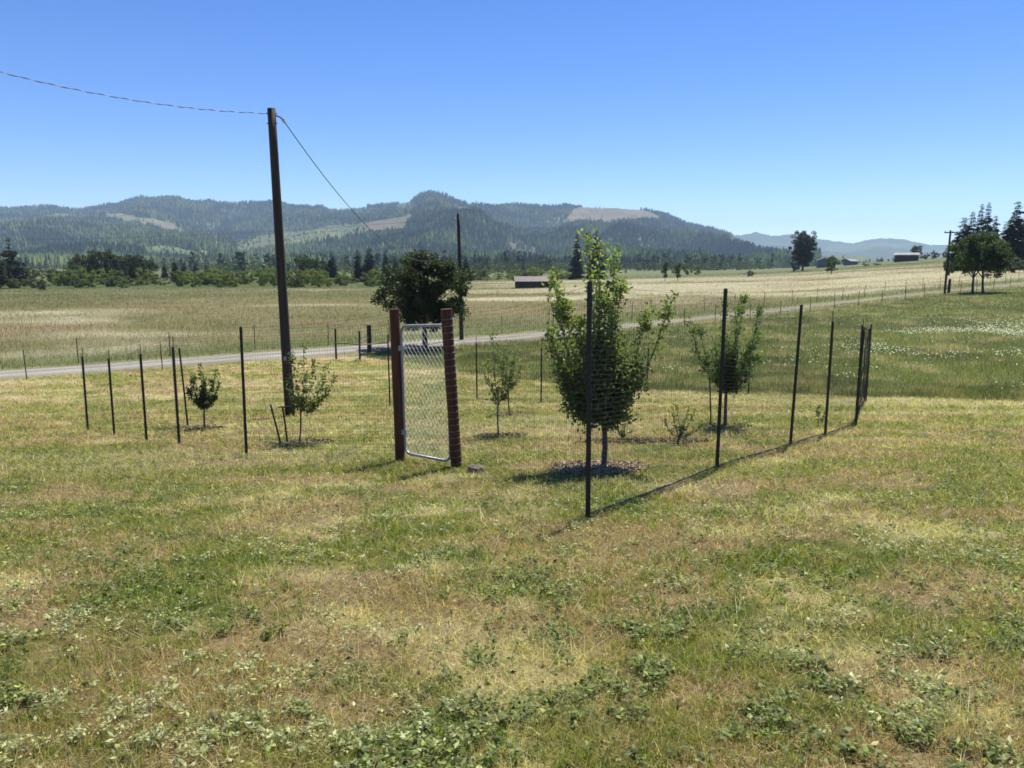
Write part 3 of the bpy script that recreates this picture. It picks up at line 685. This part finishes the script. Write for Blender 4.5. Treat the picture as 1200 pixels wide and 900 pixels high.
mulch(600, 486, .45, .55, 900, 'pale mulch under the spindly sapling', 1.4)
mulch(755, 518, 1.1, .35, 1600, 'dark mulch strip running to the bare shrub', .7)

# ------------------------------------------------------------------ deer fence
def tpost_mesh(H, ext=0.0, w=.042):
    mb = MB(); mb.box((-w / 2, -.005, -.2), (w / 2, .005, H)); mb.box((-.005, .005, -.2), (.005, w * .95, H - .004))
    for z in np.arange(.12, H - .03, .054): mb.box((-w * .3, -.012, z), (w * .3, -.005, z + .018))
    if ext: mb.tube(np.array([[0, .018, H - .25], [0.004, .018, H + ext * .5], [0, .018, H + ext]]), .007, 6)
    return mb.mesh('post')
def net_bay(a, b, ha, hb, parent, hemr, cell=.045, sag=.05, r=.00095, seed=0):
    """black square-mesh netting hung between the tops of two posts"""
    r0 = np.random.default_rng(seed); a = np.array(a, float); b = np.array(b, float); L = np.linalg.norm(b - a); n = max(3, int(L / cell)); m = max(3, int((ha + hb) / 2 / cell))
    s = np.linspace(0, 1, n + 1); t = np.linspace(0, 1, m + 1); S, Tt = np.meshgrid(s, t)
    base = a[None, None] + (b - a)[None, None] * S[..., None]
    gz = ground_h(base[..., 0], base[..., 1]); hh = lerp(ha, hb, S) - sag * 4 * S * (1 - S)
    nrm = np.array([-(b - a)[1], (b - a)[0]]) / L
    bulge = (fbm(S * L, Tt * 2, .7, 2, seed + 1) - .5) * .08 * np.sin(math.pi * S)
    P = base.copy(); P[..., 2] = gz + .01 + Tt * hh; P[..., 0] += nrm[0] * (bulge + .03); P[..., 1] += nrm[1] * (bulge + .03)
    V = []; Fs = []; mb = MB()
    for lines, rr in ((P, r), (np.transpose(P, (1, 0, 2)), r)):
        for i, ln in enumerate(lines):
            k = 1.0
            if lines is P and i in (0, len(lines) - 1): k = 1.6
            mb.tube(ln[::3] if len(ln) > 12 else ln, rr * k, 3, cap=False)
    # gathered hem lying on the ground
    hem = P[0].copy(); hem[:, 2] += .012 + .012 * fbm(hem[:, 0], hem[:, 1], .3, 2, 3); mb.tube(hem, hemr * (.3 + 1.6 * fbm(hem[:, 0], hem[:, 1], .25, 2, 4)), 5)
    return mb.build('net', M['net'], parent)
def fence_run(name, label, posts, group=None, hemr=.002):
    """posts: (px, py_base, py_top, extension) ; one fence with each post and each bay of netting its own part"""
    Q = [pix(p[0], p[1]) for p in posts]; o = empty(name, Q[0]); tag(o, label, 'fence', group); hs = []
    for (px, pb, pt, ext, own), (X, Y, z) in zip(posts, Q):
        h = height_at(pt, Y, px) - z; hs.append(h + ext)
        if own:
            c = new_obj('post', tpost_mesh(h, ext), o, M['black']); c.location = (X - Q[0][0], Y - Q[0][1], z - Q[0][2]); c.rotation_euler = (rng.normal(0, .007), rng.normal(0, .007), rng.uniform(-.4, .4))
    for i in range(len(Q) - 1):
        nb = net_bay(Q[i], Q[i + 1], hs[i] - .02, hs[i + 1] - .02, o, hemr, seed=i + int(posts[0][0])); nb.location = (-Q[0][0], -Q[0][1], -Q[0][2])
    return o
fence_run('deer_fence', 'black net fence on steel posts running from the corner post up along the right side', [
    (689, 608, 330, 0, 1), (840, 550, 338, 0, 1), (926, 523, 357, 0, 1), (967, 511, 377, .18, 1), (1003, 498, 386, .2, 1), (1015, 470, 380, .0, 1)], hemr=.011)
fence_run('deer_fence', 'short bay of black netting between the wire wrapped gate post and the corner post', [(536, 547, 366, 0, 0), (689, 608, 332, 0, 0)])
fence_run('deer_fence', 'black net fence on steel posts left of the wire gate', [
    (466, 540, 366, 0, 0), (289, 535, 383, 0, 1), (210, 521, 407, .18, 1), (172, 517, 415, .18, 1), (134, 510, 420, .18, 1), (103, 504, 418, .2, 1)])
fence_run('deer_fence', 'low back run of net fence along the long grass edge behind the fruit trees', [
    (1013, 470, 384, 0, 0), (877, 461, 412, .2, 1), (758, 455, 408, .2, 1), (634, 472, 408, .2, 1), (559, 468, 402, .2, 1), (457, 475, 405, .2, 1)])

# gate and posts
Lp = pix(469, 540); Rp = pix(535, 547)
def wood_post(base, top_px, top_py, w, label, wrap=False, flip=1):
    X, Y, z = base; t = ptxyz(top_px, top_py, Y); o = empty('gate_post', (X, Y, z)); tag(o, label, 'post')
    top = np.array([t[0] - X, 0, t[2] - z]); mb = MB(); k = 12; an = np.arange(k) * 2 * math.pi / k
    lv = np.linspace(-.12, top[2], 9); P = np.stack([top[0] * lv / top[2], lv * 0, lv], 1)
    mb.tube(P, w / 2 * (1 + .03 * np.sin(lv * 7)), 12); mb.build('timber', M['stain'], o, False)
    if wrap:
        mw = MB()
        for zz in np.arange(.06, top[2] - .05, .085):
            c = np.array([top[0] * zz / top[2], 0, zz]); a2 = np.linspace(0, 2 * math.pi, 15)
            mw.tube(np.stack([c[0] + (w / 2 + .003) * np.cos(a2), (w / 2 + .003) * np.sin(a2), zz + .008 * np.sin(a2 + 1)], 1), .0032, 4)
        mw.build('wire_wrap', M['dullwire'], o)
    return o
wood_post(Lp, 462, 362, .135, 'plain red brown wooden gate post on the hinge side')
wood_post(Rp, 523, 362, .145, 'leaning red brown gate post wrapped in rings of wire', wrap=True)
gl = np.array(ptxyz(475, 531, Lp[1] - .02)); gr_ = np.array(ptxyz(528, 541, Rp[1] + .02)); tl = np.array(ptxyz(470, 382, Lp[1] - .02)); tr_ = np.array(ptxyz(523.5, 381, Rp[1] + .02))
gate = empty('garden_gate', tuple((gl + gr_) / 2)); tag(gate, 'narrow galvanised chain link gate hung between the two red brown posts', 'gate'); G0 = (gl + gr_) / 2
def gp(u, v): return lerp(lerp(gl, gr_, u), lerp(tl, tr_, u), v) - G0
def rounded(r_u, r_v, k=6):
    pts = []
    for cu, cv_, a0 in ((1 - r_u, r_v, -90), (1 - r_u, 1 - r_v, 0), (r_u, 1 - r_v, 90), (r_u, r_v, 180)):
        for a in np.linspace(a0, a0 + 90, k): pts.append(gp(cu + r_u * math.cos(R(a)), cv_ + r_v * math.sin(R(a))))
    pts.append(pts[0]); return np.array(pts)
mb = MB(); mb.tube(rounded(.13, .055), .019, 8); mb.build('frame', M['zinc'], gate, True)
mb = MB(); nw = 23
for i in range(-1, nw):       # zigzag wires, neighbours hooked into each other
    v = np.linspace(0.012, .988, 35); zig = ((np.arange(35) + i) % 2) * 1.0
    u_ = (i + zig + .5) / nw
    ok = (u_ > .015) & (u_ < .985)
    off = np.array([0, 1, 0]) * .004
    P = np.array([gp(min(max(a, .02), .98), b) + off * (1 if k % 2 else -1) for k, (a, b) in enumerate(zip(u_, v))])
    mb.tube(P, .0026, 4, cap=False)
mb.build('chain_link', M['linkwire'], gate)
for v in (.17, .83):
    mb = MB(); p = gp(-.0, v); mb.box(p + [-.085, -.03, -.035], p + [.03, .03, .035]); mb.build('hinge', M['zinc'], gate)
mb = MB(); p = gp(1, .52); mb.tube(np.array([p + [-.03, -.025, 0], p + [.03, -.03, .0], p + [.075, -.03, -.01]]), .008, 6); mb.box(p + [-.028, -.03, -.03], p + [.022, .026, .03]); mb.build('latch', M['zinc'], gate)

# stakes, thin posts and the leaning pipe by the trees
def stake(b, t, r, name, label, mat='darkwood', depth=0.0, group=None):
    X, Y, z = pix(*b); tt = np.array(ptxyz(*t, Y)) - [X, Y, z]; tt[1] = depth; mb = MB()
    mb.tube(np.array([-tt * .08, tt * .5 + [.004, 0, 0], tt]), [r, r * .95, r * .9], 7); o = mb.build(name, M[mat]); o.location = (X, Y, z); return tag(o, label, 'stake', group)
stake((220, 499), (210, 408), .022, 'leaning_stake', 'long dark stake leaning beside the compact left sapling', 'black')
stake((833, 497), (831, 430), .016, 'tree_stake', 'thin upright stake beside the second largest fruit tree', 'rust')
stake((329, 521), (317, 474), .017, 'tree_stake', 'short stake leaning away from the thin sapling by the pole')
stake((337, 520), (331, 476), .017, 'tree_stake', 'short stake with a crossbar tied to the thin sapling')
X, Y, z = pix(337, 520); mb = MB(); a = np.array(ptxyz(326, 477, Y - .06)); b = np.array(ptxyz(354, 476.5, Y - .06)); mb.tube(np.array([a, (a + b) / 2 + [0, 0, .004], b]) - a, .013, 6)
o = mb.build('crossbar', M['darkwood']); o.location = a; tag(o, 'short crossbar tied across the stake and the thin sapling', 'crossbar')
mb = MB(); th = np.linspace(0, 2 * math.pi, 13)[:-1]
rings = [(0, .92), (.05, 1.0), (.085, .8), (.105, .35)]
V = np.vstack([np.stack([.115 * s_ * np.cos(th) * (1 + .12 * np.sin(3 * th + zz * 30)), .075 * s_ * np.sin(th) * (1 + .1 * np.cos(2 * th)), np.full(12, zz - .02) + .012 * np.sin(2 * th + 1)], 1) for zz, s_ in rings] + [np.array([[0, 0, .088]])])
fq = np.vstack([np.stack([i * 12 + np.arange(12), i * 12 + (np.arange(12) + 1) % 12, (i + 1) * 12 + (np.arange(12) + 1) % 12, (i + 1) * 12 + np.arange(12)], 1) for i in range(3)])
mb.add(V, [fq, np.stack([36 + np.arange(12), 36 + (np.arange(12) + 1) % 12, np.full(12, 48)], 1)]); o = mb.build('rock', M['stone']); o.location = pix(557, 553); tag(o, 'small brown rock on the grass right of the gate', 'rock')

# ------------------------------------------------------------------ utility poles and wires
def pole(base_px, base_py, top_px, top_py, r0_, r1_, label, Y=None, arm=False):
    X, Y, z = pix(base_px, base_py) if Y is None else at(base_px, Y, base_py)
    t = np.array(ptxyz(top_px, top_py, Y)) - [X, Y, z]; o = empty('utility_pole', (X, Y, z)); tag(o, label, 'pole')
    mb = MB(); lv = np.linspace(-.03, 1, 10)[:, None]; mb.tube(lv * t, np.linspace(r0_, r1_, 10), 14); mb.build('shaft', M['polewood'], o, True)
    return o, np.array([X, Y, z]), t
p1, b1, t1 = pole(340, 488, 318, 127, .125, .095, 'tall dark wooden utility pole standing behind the left fence')
mb = MB(); mb.tube(np.array([t1 + [.09, -.02, -.16], t1 + [.2, .02, -.2], t1 + [.27, .05, -.28]]), .018, 6); mb.build('bracket', M['wire'], p1)
mb = MB(); mb.tube(np.array([t1 + [.25, .05, -.24], t1 + [.29, .06, -.32]]), [.045, .03], 8); mb.build('insulator', M['ceramic'], p1)
mb = MB(); mb.tube(np.array([t1 * k_ + [.02, -.13 + .03 * k_, 0] for k_ in np.linspace(.0, .96, 9)]), .006, 4); mb.build('ground_wire', M['wire'], p1)
mb = MB(); q_ = t1 * .2; mb.box(q_ + [-.035, -.128, -.05], q_ + [.035, -.118, .05]); mb.build('tag', M['zinc'], p1)
for dz in (.12, .34):
    mb = MB(); q_ = t1 + [0, 0, -dz]; mb.tube(np.array([q_ + [-.125, 0, 0], q_ + [.125, 0, 0]]), .014, 6); mb.build('bolt', M['wire'], p1)
p2, b2, t2 = pole(541, 395, 537, 250, .14, .10, 'thin dark utility pole beyond the gravel road', Y=50.5)
for dz in (.35, 1.9):
    mb = MB(); mb.tube(np.array([t2 * (1 - dz / t2[2]) + [-.1, 0, 0], t2 * (1 - dz / t2[2]) + [-.24, -.02, .04]]), [.04, .055], 8); mb.build('insulator', M['ceramic'], p2)
mb = MB(); s_ = t2 * .55; mb.box(s_ + [-.16, -.14, -.3], s_ + [.02, -.1, .3]); mb.build('meter_box', M['greywood'], p2)
p3, b3, t3 = pole(1107, 343, 1114, 270, .13, .10, 'leaning utility pole with a crossarm near the two-trunked tree', Y=88)
mb = MB(); c = t3 * .965; mb.box(c + [-.75, -.16, -.06], c + [.75, -.1, .06]); arm = mb.build('crossarm', M['polewood'], p3)
for dx in (-.65, .2, .65):
    mb = MB(); mb.tube(np.array([c + [dx, -.13, .06], c + [dx, -.13, .2]]), [.05, .035], 8); mb.build('insulator', M['ceramic'], p3)
def span(a, b, sag, r, label, twist=False, n=60):
    a = np.array(a, float); b = np.array(b, float); t = np.linspace(0, 1, n)[:, None]; P = a + (b - a) * t; P[:, 2] -= (sag * 4 * t * (1 - t))[:, 0]; P = P - a; mb = MB(); mb.tube(P, r, 5)
    if twist:
        n2 = 600; t = np.linspace(0, 1, n2)[:, None]; P = (b - a) * t; P[:, 2] -= (sag * 4 * t * (1 - t))[:, 0]
        w = np.linspace(0, np.linalg.norm(b - a) / .45 * 2 * math.pi, n2); P[:, 1] += np.cos(w) * r * 1.9; P[:, 2] += np.sin(w) * r * 1.9; mb.tube(P, r * .8, 4)
    o = mb.build('overhead_wire', M['cable']); o.location = a; return tag(o, label, 'wire')
top1 = b1 + t1
span(np.array(ptxyz(-420, -60, 13.0)), top1 + [-.09, -.03, -.12], .55, .006, 'twisted service cable coming from the left to the top of the tall pole', True)
span(top1 + [.27, .05, -.28], b2 + t2 * (1 - 1.9 / t2[2]) + [-.2, -.02, .04], 2.1, .012, 'sagging cable from the tall pole down to the thin pole beyond the road')
span(b2 + t2 * (1 - .3 / t2[2]) + [-.1, 0, 0], ptxyz(-330, 274, 62), .9, .008, 'upper thin line running left from the thin pole across the hills')
span(b2 + t2 * (1 - 1.9 / t2[2]) + [-.1, 0, 0], ptxyz(-330, 306, 62), .9, .008, 'lower thin line running left from the thin pole across the hills')

# ------------------------------------------------------------------ road fences
def road_pt(X, off):
    yc = ROAD_C + ROAD_S * X - (float(fbm(np.array(X), np.array(0.), 18, 2, 5)) - .5) * 1.2
    x = X + nrm[0] * off; y = yc + nrm[1] * off; return np.array([x, y, float(ground_h(x, y))])
def road_fence(label, off, x0, x1, step, H, r, skip=None, mat='rust'):
    xs = np.arange(x0, x1, step); pts = []; o = None
    for x in xs:
        xx = x + rng.uniform(-.25, .25)
        if skip and skip[0] < xx < skip[1]: continue
        pts.append(road_pt(xx, off))
    o = empty('wire_fence', tuple(pts[0])); tag(o, label, 'fence')
    pm = MB(); pm.tube(np.array([[0, 0, -.15], [0, 0, .5], [0, 0, 1.0]]), [r, r, r * .9], 6); me = pm.mesh('post')
    tops = []
    for p in pts:
        h = H * rng.uniform(.9, 1.1); c = new_obj('post', me, o, M[mat]); c.location = tuple(p - pts[0]); c.scale = (1, 1, h); c.rotation_euler = (rng.normal(0, .03), rng.normal(0, .03), 0); tops.append(p)
    T = np.array(tops)
    for hz in (.35, .65, .95):
        mb = MB(); mb.tube(T - pts[0] + [0, 0, hz * H * .92], .0045, 3, cap=False); mb.build('wire', M['wire'], o)
    return o
road_fence('thin post and wire fence along the far side of the gravel road', 3.4, -60, 120, 3.6, 1.45, .024)
road_fence('thin post and wire fence between the lawn and the near side of the gravel road', -3.3, -52, -17, 4.2, 1.45, .022)
road_fence('thin post and wire fence along the near road edge by the green meadow', -3.2, 1, 110, 3.3, 1.3, .026, mat='darkwood')
# wooden brace of the old corner: posts and rails
A_ = pix(394, 421); B_ = pix(422, 423); C_ = pix(433, 413)
br = empty('brace_fence', A_); tag(br, 'short wooden corner brace of dark posts and a pale rail near the gravel road', 'fence'); A0 = np.array(A_)
def bpost(p, top, r, mat): 
    h = height_at(top, p[1]) - p[2]; mb = MB(); mb.tube(np.array([[0, 0, -.15], [0, 0, h * .5], [0.01, 0, h]]), [r * 1.05, r, r * .95], 9); c = mb.build('post', M[mat], br); c.location = tuple(np.array(p) - A0); return h
bpost(A_, 385, .055, 'darkwood'); bpost(B_, 388, .05, 'darkwood'); bpost(C_, 381, .13, 'darkwood')
def brail(a, za, b, zb, r, mat): mb = MB(); a = np.array(a) - A0 + [0, -.06, za]; b = np.array(b) - A0 + [0, -.06, zb]; mb.tube(np.array([a, (a + b) / 2 + [0, 0, .01], b]), r, 7); mb.build('rail', M[mat], br)
brail(A_, .85, B_, .85, .035, 'greywood'); brail(B_, .92, C_, .9, .035, 'greywood')
E_ = pix(455, 413); brail(B_, .82, E_, .55, .03, 'greywood')
bpost(E_, 392, .045, 'darkwood')
X, Y, z = at(1115, 86.5); mb = MB(); h = height_at(327, Y) - z; mb.tube(np.array([[0, 0, -.2], [0, 0, h * .5], [.02, 0, h]]), [.15, .145, .14], 10); o = mb.build('fence_post', M['darkwood']); o.location = (X, Y, z); tag(o, 'stout dark wooden post at the foot of the leaning utility pole', 'post')

# ------------------------------------------------------------------ buildings
def house(name, label, px, Y, w, d, eave, ridge, wall, roof, rz=0, over=.4, doors=(), windows=(), shed=False):
    X, Y, z = at(px, Y); o = empty(name, (X, Y, z), rz); tag(o, label, 'building')
    mb = MB(); mb.box((-w / 2, -d / 2, -.4), (w / 2, d / 2, eave)); 
    if not shed: mb.add([[-w / 2, -d / 2, eave], [-w / 2, d / 2, eave], [-w / 2, 0, ridge - .05], [w / 2, -d / 2, eave], [w / 2, d / 2, eave], [w / 2, 0, ridge - .05]], [np.array([[0, 2, 1], [3, 4, 5]])])
    mb.build('wall', M[wall], o)
    mb = MB(); t = .12
    for s in (-1, 1):
        y1 = s * (d / 2 + over); sl = (ridge - eave) / (d / 2); ze = eave - sl * over
        V = [[-w / 2 - over, 0, ridge], [w / 2 + over, 0, ridge], [w / 2 + over, y1, ze], [-w / 2 - over, y1, ze]]; V = np.array(V); V2 = V + [0, 0, t]
        mb.add(np.vstack([V, V2]), [np.array([[0, 1, 2, 3], [4, 5, 6, 7], [0, 1, 5, 4], [1, 2, 6, 5], [2, 3, 7, 6], [3, 0, 4, 7]])])
    mb.build('roof', M[roof], o)
    for (x0, x1, zt) in doors:
        mb = MB(); mb.box((x0, -d / 2 - .06, -.05), (x1, -d / 2 - .005, zt)); mb.build('door', M['darkwood'], o)
    for (x0, x1, z0, z1) in windows:
        mb = MB(); mb.box((x0 - .1, -d / 2 - .05, z0 - .1), (x1 + .1, -d / 2 - .004, z1 + .1)); wdw = mb.build('window', M['whitewall'], o)
        mb = MB(); mb.box((x0, -d / 2 - .07, z0), (x1, -d / 2 - .053, z1)); mb.build('pane', M['glass'], wdw)
    return o
house('barn', 'low dark barn with a faded red roof in the tan field', 627, 172, 8.6, 5.4, 1.5, 2.4, 'barnwall', 'redroof', .06, doors=((-3.9, -2.2, 1.4), (.9, 3.2, 1.4)))
house('shed', 'dark open shed with a pale roof on the rise to the right', 1062, 330, 9.0, 8.0, 2.6, 3.5, 'barnwall', 'paleroof', -.5, doors=((-3.5, 0.2, 2.8), (1.2, 3.8, 2.8)))
house('house', 'small blue grey house behind the rounded tree', 965, 330, 4.6, 5, 3.0, 4.0, 'bluewall', 'paleroof', 1.3, windows=((-1.6, -.6, 1.2, 2.4), (.5, 1.5, 1.2, 2.4)), doors=((2.0, 2.6, 2.1),))
house('house', 'small white roofed house on the rise right of the blue grey house', 997, 345, 3.8, 4.5, 1.7, 2.5, 'bluewall', 'paleroof', .3, windows=((-1.4, -.6, .7, 1.4), (.5, 1.3, .7, 1.4)))

# ------------------------------------------------------------------ grass
def blades(X, Y, H, W, lean, cols, name, label, zoff=-.004, mat='grass', two=False):
    n = len(X); Z = ground_h(X, Y) + zoff; a = rng.uniform(0, 6.283, n); b = rng.uniform(0, 6.283, n)
    dx, dy = np.cos(a) * W * .5, np.sin(a) * W * .5; lx, ly = np.cos(b) * lean * H, np.sin(b) * lean * H
    V = np.stack([np.stack([X - dx, Y - dy, Z], 1), np.stack([X + dx, Y + dy, Z], 1), np.stack([X + lx, Y + ly, Z + H], 1)], 1).reshape(-1, 3)
    o = new_obj(name, np_mesh(name, V, np.arange(3 * n).reshape(n, 3), np.repeat(cols, 3, axis=0)), None, M[mat])
    return tag(o, label, 'grass', kind='stuff')
def sample(n, px0, px1, y0, y1, p):
    u = rng.uniform(0, 1, n); e = 1 - p; Y = (y0 ** e + u * (y1 ** e - y0 ** e)) ** (1 / e); px = rng.uniform(px0, px1, n); return (px - 600) / F * Y, Y
X, Y = sample(620000, -220, 1420, 1.9, 40, .75)
k = (rng.uniform(0, 1, len(X)) < lawn_mask(X, Y)) & (rng.uniform(0, 1, len(X)) < .45 + .55 * sstep(.35, .6, fbm(X, Y, .35, 2, 500))); X, Y = X[k], Y[k]; n = len(X)
H = rng.uniform(.015, .075, n) * (.4 + 1.2 * fbm(X, Y, .3, 3, 510)) * (1 + .035 * np.clip(Y - 6, 0, 20)); Wd = .0042 * (np.maximum(Y, 3) / 3) ** .75 * rng.uniform(.7, 1.3, n)
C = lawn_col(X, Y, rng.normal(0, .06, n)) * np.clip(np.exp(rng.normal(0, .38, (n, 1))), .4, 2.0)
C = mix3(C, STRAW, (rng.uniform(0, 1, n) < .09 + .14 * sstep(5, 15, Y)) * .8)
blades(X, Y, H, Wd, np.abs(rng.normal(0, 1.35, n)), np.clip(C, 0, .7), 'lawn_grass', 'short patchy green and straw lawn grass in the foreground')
# taller tufts the mower bent over
X, Y = sample(9000, -200, 1400, 1.9, 22, .85); k = (rng.uniform(0, 1, len(X)) < lawn_mask(X, Y)) & (fbm(X, Y, .8, 2, 640) > .47); X, Y = X[k], Y[k]; n = len(X); r_ = np.repeat(np.arange(n), 16); m_ = len(r_)
tc_ = mix3(np.broadcast_to(cv(.14, .19, .03), (n, 3)), cv(.34, .31, .10), rng.uniform(0, 1, n) ** 1.5)[r_] * np.exp(rng.normal(0, .3, (m_, 1)))
blades(X[r_] + rng.normal(0, .018, m_), Y[r_] + rng.normal(0, .018, m_), (rng.uniform(.03, .085, n))[r_] * rng.uniform(.5, 1.1, m_), .0055 * (np.maximum(Y, 3) / 3)[r_] ** .6, np.abs(rng.normal(.5, .7, m_)), tc_, 'grass_tufts', 'greener bent tufts standing out of the lawn')
# cut straw lying on the lawn
X, Y = sample(70000, -200, 1400, 1.9, 30, .8); k = rng.uniform(0, 1, len(X)) < lawn_mask(X, Y) * sstep(.35, .65, fbm(X, Y, 1.1, 3, 71)); X, Y = X[k], Y[k]; n = len(X)
blades(X, Y, rng.uniform(.008, .02, n), .0035 * (np.maximum(Y, 3) / 3) ** .75, rng.uniform(2.5, 6, n), (STRAW * 1.05)[None] * rng.uniform(.7, 1.3, (n, 1)), 'grass_clippings', 'dry straw clippings scattered over the lawn', .012)
# long grass
X, Y = sample(230000, 380, 1500, 18, 95, .9); off = road_off(X, Y); k = (rng.uniform(0, 1, len(X)) > lawn_mask(X, Y)) & (off < -1.1 - 1.2 * (X < 2)); X, Y = X[k], Y[k]; n = len(X)
C = meadow_col(X, Y, rng.normal(0, .07, n)) * rng.uniform(.75, 1.35, (n, 1))
blades(X, Y, rng.uniform(.08, .30, n) * (.4 + 1.2 * fbm(X, Y, 2, 3, 520)), .011 * (Y / 20) ** .7 * rng.uniform(.7, 1.3, n), np.abs(rng.normal(0, .5, n)), C, 'meadow_grass', 'long green meadow grass between the orchard fence and the road')
X, Y = sample(330000, -250, 1450, 36, 300, .85); off = road_off(X, Y); k = off > 1.2 + 1.1 * (X < 2); X, Y = X[k], Y[k]; n = len(X)
C = field_col(X, Y, rng.normal(0, .07, n)) * rng.uniform(.75, 1.4, (n, 1))
blades(X, Y, rng.uniform(.10, .38, n) * (.5 + 1.0 * fbm(X, Y, 4, 2, 530)), (.018 * (Y / 40) ** .9) * rng.uniform(.7, 1.3, n), np.abs(rng.normal(0, .5, n)), C, 'field_grass', 'tall dry tan grass of the field beyond the gravel road')
# white flowers
mb = MB(); n = 170000; X, Y = sample(n, 640, 1500, 21, 75, .6); px = X / Y * F + 600
d = fbm(X, Y * .8, 5, 3, 540); bandy = .95 * sstep(.38, .58, d) * sstep(960, 1080, px) * np.exp(-((Y - pix(1100, 402)[1]) / 5.0) ** 2) * 1.0 + .035 * sstep(.5, .68, fbm(X, Y, 3, 3, 550))
k = (rng.uniform(0, 1, n) < bandy) & (rng.uniform(0, 1, n) > lawn_mask(X, Y)) & (road_off(X, Y) < -3); X, Y = X[k], Y[k]; n = len(X)
P = np.stack([X, Y, ground_h(X, Y) + rng.uniform(.25, .45, n)], 1); D = rng.normal(size=(n, 3)); D[:, 2] *= .4
mb.leaves(P, D, rng.uniform(.05, .08, n), .058, np.full((n, 3), .82), .1); tag(mb.build('white_flowers', M['petal']), 'white flowers scattered through the long meadow grass', 'flowers', kind='stuff')
# broad-leaved weeds in the lawn: low dense patches of small leaves of several kinds
mb = MB(); n = 170000; X, Y = sample(n, -150, 1350, 1.9, 15, .9)
pat = fbm(X, Y, .6, 3, 600) * .38 + fbm(X, Y, .13, 2, 610) * .62
w = sstep(.47, .66, pat) * (1 - .85 * sstep(5.5, 11, Y)); k = rng.uniform(0, 1, n) < w * .55 + .02; X, Y = X[k], Y[k]; n = len(X)
kindw = fbm(X, Y, .8, 2, 620) + rng.normal(0, .1, n)                       # which weed grows here
nl = rng.integers(2, 6, n); rep_ = np.repeat(np.arange(n), nl); m_ = len(rep_); a = rng.uniform(0, 6.283, m_)
size = (np.exp(rng.normal(math.log(.021), .36, n)))[rep_] * rng.uniform(.7, 1.25, m_); size = np.minimum(size, .038)
D = np.stack([np.cos(a), np.sin(a), rng.normal(.16, .28, m_)], 1)
P = np.stack([X[rep_], Y[rep_], (ground_h(X, Y) + rng.uniform(.012, .055, n))[rep_]], 1) + rng.normal(0, .008, (m_, 3))
wc = mix3(np.broadcast_to(cv(.15, .18, .045), (n, 3)), cv(.40, .41, .2), sstep(.4, .62, kindw)); wc = mix3(wc, cv(.30, .24, .10), (rng.uniform(0, 1, n) < .06) * .8)
wc = wc[rep_] * np.exp(rng.normal(-.08, .45, (m_, 1)))
mb.leaves(P, D, size, size * np.where(kindw[rep_] > .5, .42, .68) * rng.uniform(.8, 1.2, m_), np.clip(wc, 0, .65), .12, 2.2)
tag(mb.build('lawn_weeds', M['weed']), 'grey green broad leaved weeds growing in clumps across the lawn', 'weeds', kind='stuff')

# ------------------------------------------------------------------ haze over the valley
mb = MB(); mb.box((-8400, -8400, -60), (8400, 8400, 420)); hz = mb.build('haze', None)
m = bpy.data.materials.new('valley_air'); m.use_nodes = True; nt = m.node_tree
for nd in list(nt.nodes):
    if nd.type != 'OUTPUT_MATERIAL': nt.nodes.remove(nd)
pv = nt.nodes.new('ShaderNodeVolumePrincipled'); pv.inputs['Color'].default_value = (.56, .75, .98, 1); pv.inputs['Density'].default_value = 1.0e-4; pv.inputs['Anisotropy'].default_value = 0.0
nt.links.new(pv.outputs[0], nt.nodes['Material Output'].inputs['Volume']); hz.data.materials.append(m)
tag(hz, 'thin blue air over the valley', 'haze', kind='stuff')
